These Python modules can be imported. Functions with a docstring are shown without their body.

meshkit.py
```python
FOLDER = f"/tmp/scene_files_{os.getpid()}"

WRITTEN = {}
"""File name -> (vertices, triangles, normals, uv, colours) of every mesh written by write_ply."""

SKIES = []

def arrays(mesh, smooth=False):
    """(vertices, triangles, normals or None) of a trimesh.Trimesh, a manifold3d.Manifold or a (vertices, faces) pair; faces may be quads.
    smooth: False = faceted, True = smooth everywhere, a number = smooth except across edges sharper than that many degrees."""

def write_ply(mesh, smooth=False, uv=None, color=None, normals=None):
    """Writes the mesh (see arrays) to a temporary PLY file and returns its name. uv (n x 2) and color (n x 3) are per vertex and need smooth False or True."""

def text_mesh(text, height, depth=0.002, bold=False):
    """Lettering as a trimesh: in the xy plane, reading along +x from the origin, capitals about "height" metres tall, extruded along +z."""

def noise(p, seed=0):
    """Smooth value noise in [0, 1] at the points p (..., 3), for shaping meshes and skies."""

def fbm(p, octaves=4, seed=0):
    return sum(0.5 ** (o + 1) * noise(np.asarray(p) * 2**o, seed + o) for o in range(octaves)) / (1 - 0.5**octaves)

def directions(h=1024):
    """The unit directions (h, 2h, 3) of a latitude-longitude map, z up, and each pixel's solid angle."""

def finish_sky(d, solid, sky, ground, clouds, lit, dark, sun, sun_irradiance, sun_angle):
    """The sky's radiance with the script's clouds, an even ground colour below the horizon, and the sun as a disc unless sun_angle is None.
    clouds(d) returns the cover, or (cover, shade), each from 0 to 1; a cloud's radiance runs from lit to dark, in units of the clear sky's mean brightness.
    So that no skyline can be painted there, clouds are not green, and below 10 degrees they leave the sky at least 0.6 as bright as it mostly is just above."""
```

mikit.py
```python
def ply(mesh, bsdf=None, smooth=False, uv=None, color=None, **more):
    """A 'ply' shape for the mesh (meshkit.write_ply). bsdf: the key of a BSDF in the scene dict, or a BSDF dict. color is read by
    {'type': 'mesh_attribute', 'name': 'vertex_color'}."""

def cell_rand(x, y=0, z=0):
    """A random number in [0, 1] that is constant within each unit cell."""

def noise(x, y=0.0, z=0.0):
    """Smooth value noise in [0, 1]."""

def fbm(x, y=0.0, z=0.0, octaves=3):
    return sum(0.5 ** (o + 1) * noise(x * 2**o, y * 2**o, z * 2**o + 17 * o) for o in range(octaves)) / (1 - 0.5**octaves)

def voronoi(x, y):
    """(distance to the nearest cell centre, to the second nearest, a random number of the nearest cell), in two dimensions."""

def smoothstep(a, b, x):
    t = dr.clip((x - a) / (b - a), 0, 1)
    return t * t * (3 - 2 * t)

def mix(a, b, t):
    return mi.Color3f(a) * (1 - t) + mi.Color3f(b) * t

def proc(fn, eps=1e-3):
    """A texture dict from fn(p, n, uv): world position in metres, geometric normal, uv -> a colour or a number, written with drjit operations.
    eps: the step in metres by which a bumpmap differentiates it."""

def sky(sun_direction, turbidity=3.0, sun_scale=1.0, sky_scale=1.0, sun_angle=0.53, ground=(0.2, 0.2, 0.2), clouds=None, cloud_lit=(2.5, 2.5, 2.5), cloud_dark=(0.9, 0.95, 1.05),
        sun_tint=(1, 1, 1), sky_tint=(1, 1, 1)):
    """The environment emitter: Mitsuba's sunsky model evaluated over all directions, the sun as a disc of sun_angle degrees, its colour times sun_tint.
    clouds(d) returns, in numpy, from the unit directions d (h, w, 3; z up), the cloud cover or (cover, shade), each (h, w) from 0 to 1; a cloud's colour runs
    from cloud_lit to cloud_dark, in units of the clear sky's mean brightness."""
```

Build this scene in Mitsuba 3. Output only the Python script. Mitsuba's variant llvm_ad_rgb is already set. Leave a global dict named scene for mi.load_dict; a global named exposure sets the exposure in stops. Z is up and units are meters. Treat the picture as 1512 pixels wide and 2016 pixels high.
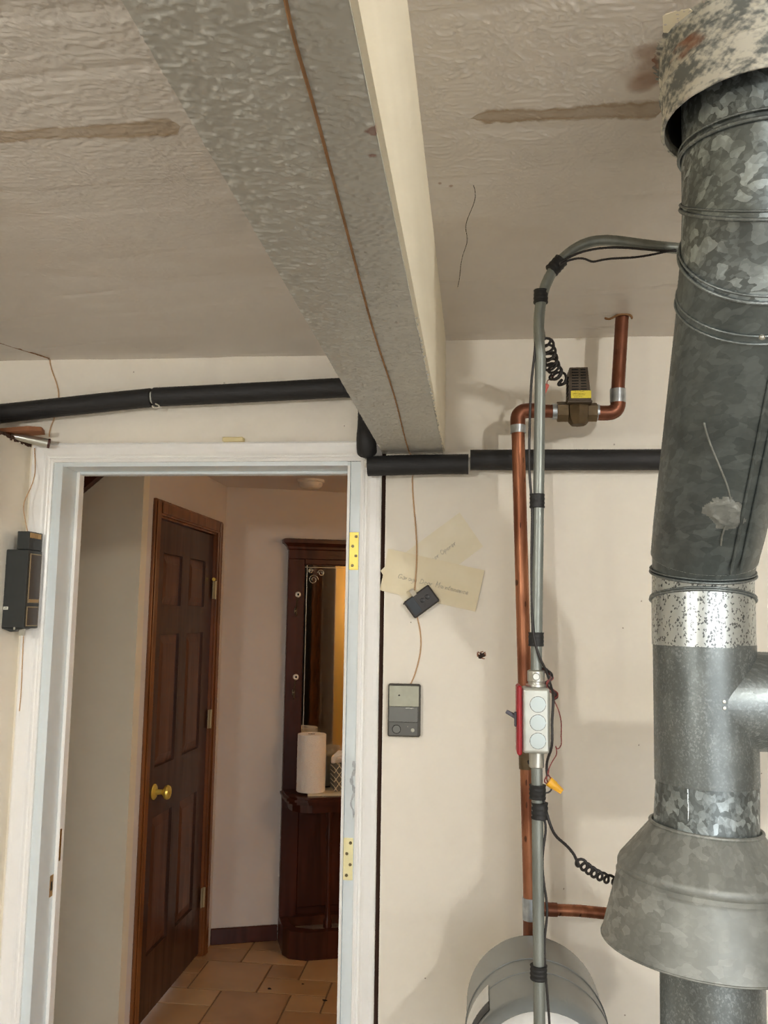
import math, random
import numpy as np, trimesh, manifold3d as m3
import drjit as dr, mitsuba as mi
import mikit, meshkit
from mikit import noise, fbm, voronoi, cell_rand, smoothstep, mix, proc
from scipy.interpolate import CubicSpline
from shapely.geometry import Polygon
random.seed(7); np.random.seed(7)
PI = math.pi
scene, labels = {}, {}
T = mi.ScalarTransform4f

# ------------------------------------------------------------------ camera
F = 1700.0                                     # focal length in pixels of the 1512 x 2016 frame
PITCH, YAW, ROLL = np.radians([6.86, 6.21, 0.84])
CAM = np.array([0.0, -2.42, 1.61])
_c, _s = math.cos, math.sin
FWD = np.array([-_s(YAW) * _c(PITCH), _c(YAW) * _c(PITCH), _s(PITCH)])
_r = np.array([_c(YAW), _s(YAW), 0.0]); _u = np.cross(_r, FWD)
RIGHT = _r * _c(ROLL) + _u * _s(ROLL); UP = -_r * _s(ROLL) + _u * _c(ROLL)
scene['camera'] = {'type': 'perspective', 'fov': 2 * math.degrees(math.atan(756 / F)), 'fov_axis': 'x', 'near_clip': 0.02, 'far_clip': 500.0,
                   'to_world': T().look_at(origin=CAM.tolist(), target=(CAM + FWD).tolist(), up=UP.tolist())}
exposure = 4.92

# ------------------------------------------------------------------ daylight
SKY_SCALE, SUN_SCALE = 1.0, 1.0
scene['sky'] = mikit.sky([0.55, -0.35, 0.76], turbidity=3.5, sun_scale=0.0, sky_scale=SKY_SCALE, ground=(0.2, 0.19, 0.18),
                         clouds=lambda d: np.full(d.shape[:2], 0.85), cloud_lit=(1.6, 1.6, 1.62), cloud_dark=(1.2, 1.2, 1.25))
LAMP_RIGHT, LAMP_LEFT = 42.0, 31.0            # radiance of the two bare garage bulbs behind the camera
LAMP_HALL, LAMP_SCONCE = 0.9, 3.6

# ------------------------------------------------------------------ measuring helpers: a pixel of the photo met with a real plane
def _ray(px, py): return FWD * F + RIGHT * (px - 756) - UP * (py - 1008)
def at_y(px, py, y=0.0):
    d = _ray(px, py); return CAM + d * ((y - CAM[1]) / d[1])
def at_z(px, py, z):
    d = _ray(px, py); return CAM + d * ((z - CAM[2]) / d[2])
def at_x(px, py, x):
    d = _ray(px, py); return CAM + d * ((x - CAM[0]) / d[0])

# ------------------------------------------------------------------ scene helpers
def lin(r, g=None, b=None):
    c = np.array([r, g, b] if g is not None else [r, r, r], float) / 255
    return np.where(c < 0.04045, c / 12.92, ((c + 0.055) / 1.055) ** 2.4).tolist()
def rgb(c): return {'type': 'rgb', 'value': list(c)}
def mat(name, color, rough=0.5, metal=0.0, spec=0.5, bump=None, scale=1.0, eps=1e-3, **more):
    d = {'type': 'principled', 'base_color': rgb(color) if isinstance(color, (list, tuple)) else proc(color), 'metallic': metal,
         'roughness': proc(rough) if callable(rough) else rough, 'specular': spec, **more}
    if bump is not None:
        d = {'type': 'bumpmap', 'tex': proc(bump, eps), 'scale': scale, 'bsdf': d}
    scene['paint_' + name] = {'type': 'twosided', 'bsdf': d}
    return name
_used = set()
def ply(mesh, m, **more): return mikit.ply(mesh, 'paint_' + m, **more)
def unique(name):
    k, i = name, 0
    while k in _used:
        i += 1; k = f'{name}_{i:03d}'
    _used.add(k); return k
def thing(name, label, cat, group=None):
    k = unique(name); labels[k] = {'label': label, 'category': cat}
    if group: labels[k]['group'] = group
    return k
def part(parent, name, mesh, m, smooth=False, label=None, **more):
    k = unique(f'{parent}__{name}'); scene[k] = ply(mesh, m, smooth=smooth, **more)
    if label: labels[k] = {'label': label}
    return k
def single(name, mesh, m, label, cat, smooth=False, group=None):
    k = thing(name, label, cat, group); scene[k] = ply(mesh, m, smooth=smooth); return k
def struct(name, mesh, m, label=None, smooth=False):
    k = unique(name); labels[k] = {'kind': 'structure'}
    if label: labels[k]['label'] = label
    if mesh is not None: scene[k] = ply(mesh, m, smooth=smooth)
    return k

# ------------------------------------------------------------------ mesh helpers
def join(*ms): return trimesh.util.concatenate([m for m in ms])
def man(m): return m3.Manifold(m3.Mesh(np.asarray(m.vertices, np.float32), np.asarray(m.faces, np.uint32)))
def tri(m):
    q = m.to_mesh(); return trimesh.Trimesh(q.vert_properties[:, :3], q.tri_verts, process=False)
def box(x0, x1, y0, y1, z0, z1, ch=0.0):
    """A box, its edges chamfered by ch."""
    lo, hi = np.minimum([x0, y0, z0], [x1, y1, z1]), np.maximum([x0, y0, z0], [x1, y1, z1])
    if ch <= 0:
        b = trimesh.creation.box(hi - lo); b.apply_translation((lo + hi) / 2); return b
    pts = []
    for sx in (0, 1):
        for sy in (0, 1):
            for sz in (0, 1):
                c = np.where([sx, sy, sz], hi, lo); s = np.where([sx, sy, sz], -1, 1) * ch
                for k in range(3):
                    q = c + s; q[k] = c[k]; pts.append(q)
    return trimesh.convex.convex_hull(np.array(pts))
def rounded(x0, x1, y0, y1, z0, z1, r, n=4):
    """A box with round edges of radius r."""
    s = trimesh.creation.icosphere(subdivisions=2, radius=r).vertices
    pts = [s + [x, y, z] for x in (x0 + r, x1 - r) for y in (y0 + r, y1 - r) for z in (z0 + r, z1 - r)]
    return trimesh.convex.convex_hull(np.vstack(pts))
def frames(p):
    t = np.gradient(p, axis=0); t /= np.linalg.norm(t, axis=1, keepdims=True) + 1e-12
    a = np.cross(t[0], [0, 0, 1.0] if abs(t[0][2]) < 0.9 else [1.0, 0, 0]); a /= np.linalg.norm(a)
    A = []
    for i in range(len(p)):
        a = a - t[i] * (a @ t[i]); a /= np.linalg.norm(a) + 1e-12; A.append(a)
    A = np.array(A); return t, A, np.cross(t, A)
def tube(p, r, n=12, caps=True):
    """A round tube along the points p, radius r (a number or one for each point)."""
    p = np.asarray(p, float); t, a, b = frames(p); r = np.broadcast_to(r, (len(p),))
    ang = np.arange(n) * 2 * PI / n
    v = p[:, None] + r[:, None, None] * (np.cos(ang)[None, :, None] * a[:, None] + np.sin(ang)[None, :, None] * b[:, None])
    i, j = np.meshgrid(np.arange(len(p) - 1), np.arange(n), indexing='ij')
    q = np.stack([i * n + j, i * n + (j + 1) % n, (i + 1) * n + (j + 1) % n, (i + 1) * n + j], -1).reshape(-1, 4)
    f = np.vstack([q[:, [0, 1, 2]], q[:, [0, 2, 3]]]); v = v.reshape(-1, 3)
    if caps:
        k = len(v); v = np.vstack([v, p[:1], p[-1:]]); j = np.arange(n); e = (len(p) - 1) * n
        f = np.vstack([f, np.stack([np.full(n, k), (j + 1) % n, j], 1), np.stack([np.full(n, k + 1), e + j, e + (j + 1) % n], 1)])
    return trimesh.Trimesh(v, f, process=False)
def spline(pts, n=8):
    pts = np.asarray(pts, float)
    if len(pts) < 3: return np.array([pts[0] + (pts[-1] - pts[0]) * k / n for k in range(n + 1)])
    s = np.concatenate([[0], np.cumsum(np.linalg.norm(np.diff(pts, axis=0), axis=1))])
    return CubicSpline(s, pts)(np.linspace(0, s[-1], n * (len(pts) - 1) + 1))
def fillet(pts, rad, n=8):
    """The polyline with its inner corners rounded."""
    pts = [np.asarray(p, float) for p in pts]; out = [pts[0]]
    for a, b, c in zip(pts, pts[1:], pts[2:]):
        u, v = (a - b) / np.linalg.norm(a - b), (c - b) / np.linalg.norm(c - b)
        d = min(rad / math.tan(math.acos(np.clip(u @ v, -1, 1)) / 2), 0.49 * np.linalg.norm(a - b), 0.49 * np.linalg.norm(c - b))
        for k in range(n + 1):
            s = k / n; out.append((1 - s) ** 2 * (b + u * d) + 2 * s * (1 - s) * b + s * s * (b + v * d))
    out.append(pts[-1]); return np.array(out)
def helix(path, r, turns, n_per=14):
    """A coil of so many turns about a path."""
    p = spline(path, 40); t, a, b = frames(p)
    u = np.linspace(0, 1, int(turns * n_per)); idx = u * (len(p) - 1)
    ip = lambda q: np.stack([np.interp(idx, np.arange(len(p)), q[:, k]) for k in range(3)], 1)
    th = 2 * PI * turns * u
    return ip(p) + r * (np.cos(th)[:, None] * ip(a) + np.sin(th)[:, None] * ip(b))
def lathe(profile, at=(0, 0, 0), n=48, axis='z'):
    m = trimesh.creation.revolve(np.asarray(profile, float), sections=n)
    if axis == 'y': m.apply_transform(trimesh.transformations.rotation_matrix(-PI / 2, [1, 0, 0]))   # z -> +y
    if axis == '-y': m.apply_transform(trimesh.transformations.rotation_matrix(PI / 2, [1, 0, 0]))   # z -> -y
    if axis == 'x': m.apply_transform(trimesh.transformations.rotation_matrix(PI / 2, [0, 1, 0]))
    m.apply_translation(at); return m
def prism(poly, h):
    return trimesh.creation.extrude_polygon(Polygon(poly), h, engine='earcut')
def plate_y(poly_xz, y0, y1):
    """A plate of the outline (x, z) that stands between y0 and y1."""
    m = prism(poly_xz, abs(y1 - y0)); v = m.vertices.copy()
    m.vertices = np.stack([v[:, 0], max(y0, y1) - v[:, 2], v[:, 1]], 1)
    return m
def disc_y(x, y, z, r, th, n=20):
    """A small round plate facing -y."""
    return lathe([[0, 0], [r, 0], [r, th * 0.7], [r * 0.85, th], [0, th]], (x, y, z), n, '-y')
def rotm(m, deg, axis, about=(0, 0, 0)):
    m = m.copy(); m.apply_transform(trimesh.transformations.rotation_matrix(math.radians(deg), axis, about)); return m

# ------------------------------------------------------------------ materials
def spk(p, s, th):      # small round specks
    d, _, w = voronoi(p[0] * s, p[1] * s)
    return dr.select((d < 0.03) & (w > th), 1.0, 0.0)
def wall_col(p, n, uv):
    a = fbm(p.x * 1.7 + 3, p.z * 0.9, p.y * 1.7, 4)
    b = fbm(p.x * 9, p.z * 1.3, 4.0, 3)
    c = mix(lin(225, 217, 202), lin(236, 230, 216), a)
    c = mix(c, lin(205, 196, 188), 0.28 * smoothstep(0.55, 0.8, b))
    d = spk((p.x, p.z), 16.0, 0.94)
    return mix(c, lin(120, 100, 80), 0.75 * d)
mat('wall_paint', wall_col, 0.55, bump=lambda p, n, uv: fbm(p.x * 160, p.z * 160, p.y * 160, 3), scale=0.0007)
mat('drywall_core', lin(70, 48, 36), 0.9)

CEIL_STAIN = []      # (x0, x1, y centre, half width) of the water stains, filled in below
def ceil_bump(p, n, uv): return fbm(p.x * 160, p.y * 160, p.z * 160, 3)
def stain(p, x0, x1, y0, y1, w, seed):
    t = dr.clip((p.x - x0) / (x1 - x0), 0, 1)
    yc = y0 + (y1 - y0) * t + 0.014 * (fbm(p.x * 7 + seed, 0.3, 0, 3) - 0.5) + 0.010 * (fbm(p.x * 60, p.y * 60, 0, 3) - 0.5)
    hw = w * (0.30 + 0.75 * fbm(p.x * 11 + seed * 3, 0.5, 0, 3)) * smoothstep(-0.01, 0.10, t) * smoothstep(-0.002, 0.04, 1 - t)
    e = dr.abs(p.y - yc) / dr.maximum(hw, 1e-4)
    ins = (1 - smoothstep(0.6, 1.15, e)) * dr.select((p.x > x0) & (p.x < x1), 1.0, 0.0)
    return ins * (0.55 + 0.3 * smoothstep(0.3, 0.95, e) + 0.3 * (fbm(p.x * 16, p.y * 40, seed, 3) - 0.4))
STAIN_R = (at_z(925, 228, 2.405).tolist(), at_z(1310, 207, 2.405).tolist())
STAIN_L = (at_z(-60, 270, 2.365).tolist(), at_z(357, 246, 2.365).tolist())
SPOTS = [(at_z(a, b, 2.405).tolist(), r) for a, b, r in ((838, 352, 0.005), (866, 358, 0.004), (888, 362, 0.005), (1268, 100, 0.026), (1265, 158, 0.026), (1290, 130, 0.05))]
def ceil_col(p, n, uv):
    a = fbm(p.x * 1.3, p.y * 3.0 + 2, 0, 4)
    c = mix(lin(188, 181, 172), lin(202, 195, 186), a)
    c = mix(c, lin(184, 174, 162), 0.45 * smoothstep(0.56, 0.8, fbm(p.x * 2.2 + 7, p.y * 6, 1, 3)))
    s = stain(p, STAIN_R[0][0], STAIN_R[1][0], STAIN_R[0][1], STAIN_R[1][1], 0.034, 2.0)
    l = stain(p, STAIN_L[0][0], STAIN_L[1][0], STAIN_L[0][1], STAIN_L[1][1], 0.030, 5.0)
    c = mix(c, lin(118, 88, 36), dr.clip(s * 1.0, 0, 1))
    c = mix(c, lin(134, 104, 56), dr.clip(l * 0.85, 0, 1))
    for q, r in SPOTS:
        d = dr.sqrt(dr.square(p.x - q[0]) + dr.square(p.y - q[1])) / r + 0.5 * (noise(p.x * 40, p.y * 40) - 0.5)
        c = mix(c, lin(128, 92, 66), 0.6 * (1 - smoothstep(0.35, 1.1, d)))
    return c
mat('ceiling_paint', ceil_col, 0.36, bump=ceil_bump, scale=0.0010, eps=6e-4)
BEAM_SPOTS = [(at_z(740, 256, 2.071).tolist(), 0.008), (at_z(735, 304, 2.071).tolist(), 0.004)]
def beam_bump(p, n, uv): return fbm(p.x * 150, p.y * 150, p.z * 150, 3)
def beam_col(p, n, uv):
    a = fbm(p.x * 6, p.y * 1.5, p.z * 6, 4)
    c = mix(lin(156, 155, 147), lin(174, 171, 161), a)
    for q, r in BEAM_SPOTS:
        d = dr.sqrt(dr.square((p.x - q[0]) * 0.7) + dr.square(p.y - q[1])) / r + 0.8 * (noise(p.x * 160, p.y * 160) - 0.5)
        c = mix(c, lin(112, 70, 58), 0.8 * (1 - smoothstep(0.5, 1.1, d)))
    return c
mat('beam_paint', beam_col, 0.20, bump=beam_bump, scale=0.0016, eps=6e-4)
mat('cream_paint', lambda p, n, uv: mix(lin(212, 203, 180), lin(224, 216, 195), fbm(p.y * 3, p.z * 12, 0, 3)), 0.5,
    bump=lambda p, n, uv: fbm(p.y * 70, p.z * 110, 0, 3), scale=0.0015)
mat('white_trim', lambda p, n, uv: mix(lin(232, 230, 226), lin(240, 240, 236), fbm(p.x * 5, p.z * 3, p.y * 5, 3)), 0.3)
mat('jamb_paint', lin(214, 222, 224), 0.32)
mat('hall_paint', lambda p, n, uv: mix(lin(192, 183, 174), lin(200, 191, 182), fbm(p.x * 3, p.y * 3, p.z * 3, 3)), 0.6)
mat('hall_paint_light', lambda p, n, uv: mix(lin(206, 196, 172), lin(214, 204, 182), fbm(p.x * 2, p.y * 2, p.z * 2, 3)), 0.6)
mat('gold_paint', lin(242, 190, 96), 0.6)
mat('old_paint', lambda p, n, uv: mix(lin(150, 142, 130), lin(172, 164, 152), fbm(p.x * 2, p.y * 2, p.z * 2, 3)), 0.7)
mat('concrete', lambda p, n, uv: mix(lin(172, 166, 156), lin(192, 186, 176), fbm(p.x * 3, p.y * 3, 0, 4)), 0.7)
mat('driveway', lambda p, n, uv: mix(lin(150, 148, 142), lin(176, 172, 166), fbm(p.x * 2, p.y * 2, 0, 4)), 0.8)
mat('foam_black', lambda p, n, uv: mix(lin(22, 22, 23), lin(36, 36, 37), fbm(p.x * 20, p.y * 60, p.z * 60, 3)), 0.62,
    bump=lambda p, n, uv: fbm(p.x * 40, p.y * 60, p.z * 60, 2), scale=0.0012)
mat('pipe_white', lin(216, 212, 200), 0.5)

def metal_uv(p):
    """Coordinates on the vent pipe's skin: round its axis and along it."""
    k1, k2 = dr.clip((p.z - 1.728) / 0.340, 0, 1), dr.clip((p.z - 2.068) / 0.182, 0, 1)
    ya, xa = -0.74 - 0.405 * k1 - 0.112 * k2, 0.422 - 0.030 * k1 - 0.011 * k2
    return dr.atan2(p.x - xa, -(p.y - ya)) * 0.115, p.z + 0.22 * k1 + 0.05 * k2
def spangle(p, s):
    u, v = metal_uv(p)
    a, b = u + 0.5 / s * (noise(u * s * 1.7, v * s * 1.7, 1) - 0.5), v + 0.5 / s * (noise(u * s * 1.7, v * s * 1.7, 7) - 0.5)
    return voronoi(a * s, b * s)[2]
def galv(dark, bright, s, pw, amt=1.0):
    def col(p, n, uv):
        w, w2 = spangle(p, s), spangle(p, s * 2.3)
        u, v = metal_uv(p)
        st = fbm(u * 26 + 3, v * 14, 2.0, 4)
        k = (0.75 * smoothstep(pw, 1.0, w) + 0.25 * smoothstep(pw, 1.0, w2)) * amt * (0.35 + 1.3 * fbm(u * 9, v * 9, 5.0, 3))
        c = mix(dark, bright, dr.clip(k, 0, 1))
        return mix(c, [x * 0.62 for x in dark], 0.5 * smoothstep(0.45, 0.75, st))
    return col
mat('galvanized_flake', galv(lin(106, 113, 113), lin(186, 197, 199), 74, 0.4), lambda p, n, uv: 0.36 + 0.16 * spangle(p, 66), 0.8)
mat('galvanized_dark', galv(lin(98, 106, 106), lin(134, 142, 142), 64, 0.2, 0.6), lambda p, n, uv: 0.38 + 0.06 * spangle(p, 64), 0.75)
mat('galvanized_tee', galv(lin(126, 133, 133), lin(168, 176, 177), 300, 0.6, 0.8), lambda p, n, uv: 0.36 + 0.12 * spangle(p, 300), 0.8)
mat('galvanized_hood', galv(lin(142, 145, 140), lin(172, 175, 170), 84, 0.45, 0.8), lambda p, n, uv: 0.46 + 0.10 * spangle(p, 84), 0.6)
def shiny_col(p, n, uv):
    u, v = metal_uv(p)
    d, e, w = voronoi(u * 190 + 0.8 * noise(u * 420, v * 420), v * 190 + 0.8 * noise(u * 420 + 9, v * 420))
    k = dr.select((w > 0.62) & (d < 0.38), 1.0, 0.0)
    return mix(lin(204, 210, 208), lin(84, 90, 92), 0.9 * k)
mat('galvanized_bright', shiny_col, 0.34, 0.85)
def collar_col(p, n, uv):
    a = fbm(p.x * 30, p.y * 30, p.z * 40, 4) * 0.6 + fbm(p.x * 170, p.y * 170, p.z * 170, 3) * 0.4
    c = mix(lin(112, 116, 113), lin(206, 203, 190), smoothstep(0.38, 0.62, a))
    r = fbm(p.x * 12 + 9, p.y * 12, p.z * 22, 4)
    return mix(c, lin(140, 86, 54), 0.85 * smoothstep(0.6, 0.72, r))
mat('collar_metal', collar_col, 0.6, 0.25, bump=lambda p, n, uv: fbm(p.x * 40, p.y * 40, p.z * 40, 3), scale=0.002)
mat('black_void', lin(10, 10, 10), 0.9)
def copper_col(p, n, uv):
    a = fbm(p.x * 40, p.y * 40, p.z * 7, 4)
    c = mix(lin(122, 74, 52), lin(178, 120, 88), smoothstep(0.3, 0.7, a))
    d, _, w = voronoi(p.x * 60 + p.y * 30, p.z * 16)
    return mix(c, lin(72, 42, 30), 0.8 * dr.select((d < 0.12) & (w > 0.7), 1.0, 0.0))
mat('copper', copper_col, lambda p, n, uv: 0.32 + 0.2 * noise(p.x * 50, p.y * 50, p.z * 20), 0.8)
mat('copper_aged', lambda p, n, uv: mix(lin(100, 60, 44), lin(136, 86, 62), fbm(p.x * 50, p.y * 50, p.z * 30, 4)), 0.42, 0.7)
mat('solder', lambda p, n, uv: mix(lin(150, 156, 160), lin(216, 222, 226), fbm(p.x * 60, p.y * 60, p.z * 60, 3)), 0.3, 0.8)
mat('brass_dull', lambda p, n, uv: mix(lin(78, 64, 44), lin(110, 92, 64), fbm(p.x * 60, p.y * 60, p.z * 60, 4)), 0.5, 0.5)
mat('valve_box', lin(76, 64, 50), 0.5, 0.3)
mat('slot_black', lin(16, 14, 12), 0.8)
mat('label_yellow', lin(232, 214, 60), 0.5)
mat('ink_brown', lin(120, 100, 20), 0.6)
mat('emt', lambda p, n, uv: mix(lin(112, 117, 112), lin(146, 150, 143), fbm(p.x * 90, p.y * 90, p.z * 20, 4)), 0.42, 0.6)
mat('box_steel', lambda p, n, uv: mix(lin(176, 178, 168), lin(204, 206, 198), fbm(p.x * 40, p.y * 40, p.z * 40, 4)), 0.36, 0.6)
mat('knockout', lin(186, 196, 194), 0.42, 0.4)
mat('zinc', lin(196, 196, 186), 0.3, 0.85)
mat('tape', lin(24, 24, 23), 0.6)
mat('wire_black', lin(34, 31, 29), 0.5)
mat('wire_red', lin(112, 44, 36), 0.5)
mat('wire_brown', lambda p, n, uv: mix(lin(112, 78, 44), lin(136, 98, 60), noise(p.x * 60, p.y * 60, p.z * 60)), 0.6)
mat('wire_tan', lin(186, 150, 112), 0.55)
mat('red_paint', lin(140, 22, 30), 0.45)
mat('toggle_grey', lin(84, 84, 92), 0.5)
mat('nut_yellow', lin(216, 160, 38), 0.45)
mat('nut_red', lin(200, 96, 84), 0.5)
mat('tank_grey', lambda p, n, uv: mix(lin(112, 116, 114), lin(124, 128, 126), fbm(p.x * 4, p.y * 4, p.z * 4, 3)), 0.28, spec=0.5, clearcoat=0.3)
mat('label_white', lambda p, n, uv: mix(lin(206, 206, 202), lin(224, 224, 220), fbm(p.x * 60, p.y * 60, p.z * 60, 3)), 0.5)
mat('label_black', lin(46, 46, 46), 0.5)
mat('paper', lambda p, n, uv: mix(lin(222, 212, 184), lin(234, 226, 204), fbm(p.x * 14, p.z * 14, 0, 4)), 0.75)
mat('paper_aged', lambda p, n, uv: mix(lin(220, 206, 170), lin(232, 222, 196), fbm(p.x * 10 + 4, p.z * 16, 0, 4)), 0.75,
    bump=lambda p, n, uv: fbm(p.x * 22, p.z * 30, 0, 3), scale=0.004)
mat('pencil', lin(120, 114, 106), 0.8)
mat('remote_black', lin(46, 43, 42), 0.5)
mat('remote_blue', lin(28, 38, 46), 0.4)
mat('button_black', lin(26, 26, 27), 0.4)
mat('chrome', lin(200, 194, 180), 0.2, 0.95)
mat('console_dark', lin(92, 92, 88), 0.5)
mat('console_mid', lin(108, 109, 105), 0.5)
mat('console_light', lambda p, n, uv: mix(lin(160, 160, 142), lin(176, 177, 160), fbm(p.x * 60, p.z * 60, 0, 3)), 0.45)
mat('console_edge', lin(70, 68, 62), 0.55)
mat('button_pale', lin(182, 182, 168), 0.45)
mat('print_white', lin(214, 214, 204), 0.6)
mat('intercom_black', lin(34, 38, 37), 0.45)
mat('intercom_brown', lin(58, 46, 34), 0.35)
mat('intercom_trim', lin(140, 122, 92), 0.45)
mat('terminal_tan', lin(166, 132, 84), 0.5)
mat('board_brown', lambda p, n, uv: mix(lin(122, 78, 50), lin(152, 100, 66), fbm(p.x * 8, p.y * 60, p.z * 60, 3)), 0.7)
mat('block_tan', lin(222, 208, 160), 0.7)
mat('brass', lambda p, n, uv: mix(lin(222, 190, 84), lin(236, 208, 104), fbm(p.x * 60, p.y * 60, p.z * 60, 2)), 0.3, 0.55)
mat('hinge_yellow', lin(240, 216, 104), 0.35, 0.25)
mat('hinge_pale', lin(244, 236, 186), 0.35, 0.2)
mat('screw_dark', lin(112, 100, 70), 0.4, 0.6)
mat('strike_brass', lin(150, 112, 56), 0.4, 0.6)
def wood(a, b, s):
    def col(p, n, uv):
        g = fbm(p.x * s, p.y * s, p.z * 3, 4)
        h = 0.5 + 0.5 * dr.sin(40 * (fbm(p.x * 4, p.y * 4, p.z * 0.5, 3)) + 5 * g)
        return mix(a, b, 0.65 * g + 0.35 * h)
    return col
mat('wood_door', wood(lin(42, 23, 15), lin(74, 45, 30), 60), 0.34)
mat('wood_panel', wood(lin(60, 33, 20), lin(98, 60, 40), 60), 0.34)
mat('wood_casing', wood(lin(80, 44, 20), lin(128, 76, 36), 60), 0.28)
mat('wood_dark', wood(lin(42, 17, 10), lin(76, 32, 18), 50), 0.3)
mat('wood_base', wood(lin(62, 34, 20), lin(98, 56, 32), 50), 0.38)
mat('mirror', lin(226, 226, 220), 0.03, 1.0)
mat('hook_metal', lin(120, 108, 88), 0.35, 0.85)
mat('hinge_dull', lin(164, 152, 120), 0.4, 0.4)
mat('porcelain', lin(232, 228, 216), 0.25)
mat('towel_paper', lambda p, n, uv: mix(lin(226, 218, 206), lin(236, 230, 220), noise(p.x * 200, p.y * 200, p.z * 200)), 0.85)
mat('card_brown', lin(120, 92, 62), 0.8)
def lattice_col(p, n, uv):
    a, b = (p.x * 0.94 + p.y * 0.33) * 62, p.z * 46
    q = dr.minimum(dr.abs(dr.sin((a + b) * PI / 2)), dr.abs(dr.sin((a - b) * PI / 2)))
    return mix(lin(196, 184, 158), lin(92, 88, 78), smoothstep(0.16, 0.3, q))
mat('tissue_print', lattice_col, 0.6)
mat('stone_tray', lambda p, n, uv: mix(lin(196, 182, 154), lin(212, 200, 174), fbm(p.x * 30, p.y * 30, 0, 3)), 0.35)
TILES = []
for k, (c0, c1) in enumerate([((160, 126, 88), (180, 146, 106)), ((150, 116, 82), (172, 138, 100)), ((168, 134, 96), (186, 154, 114))]):
    TILES.append(mat(f'tile_stone_{k}', (lambda c0, c1, k: lambda p, n, uv: mix(lin(*c0), lin(*c1), fbm(p.x * 7 + k * 5, p.y * 7, 0, 4)))(c0, c1, k), 0.34))
mat('grout', lin(118, 90, 64), 0.8)
mat('dirt', lin(44, 30, 22), 0.8)
mat('plastic_white', lin(214, 208, 198), 0.5)

# ================================================================== THE SETTING
GX0, GX1, GY0, GF = -3.0, 3.6, -4.8, -0.16           # garage: left, right, front, floor
SLOT0, SLOT1 = -0.2705, -0.2595                      # dark gap beside the door casing
OX0, OX1, OZ = -1.225, -0.369, 2.036                 # clear door opening
ZL, ZR = 2.366, 2.404                                # the two ceiling heights
BX0, BX1, BZ = -0.269, -0.091, 2.071                 # the beam

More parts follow.
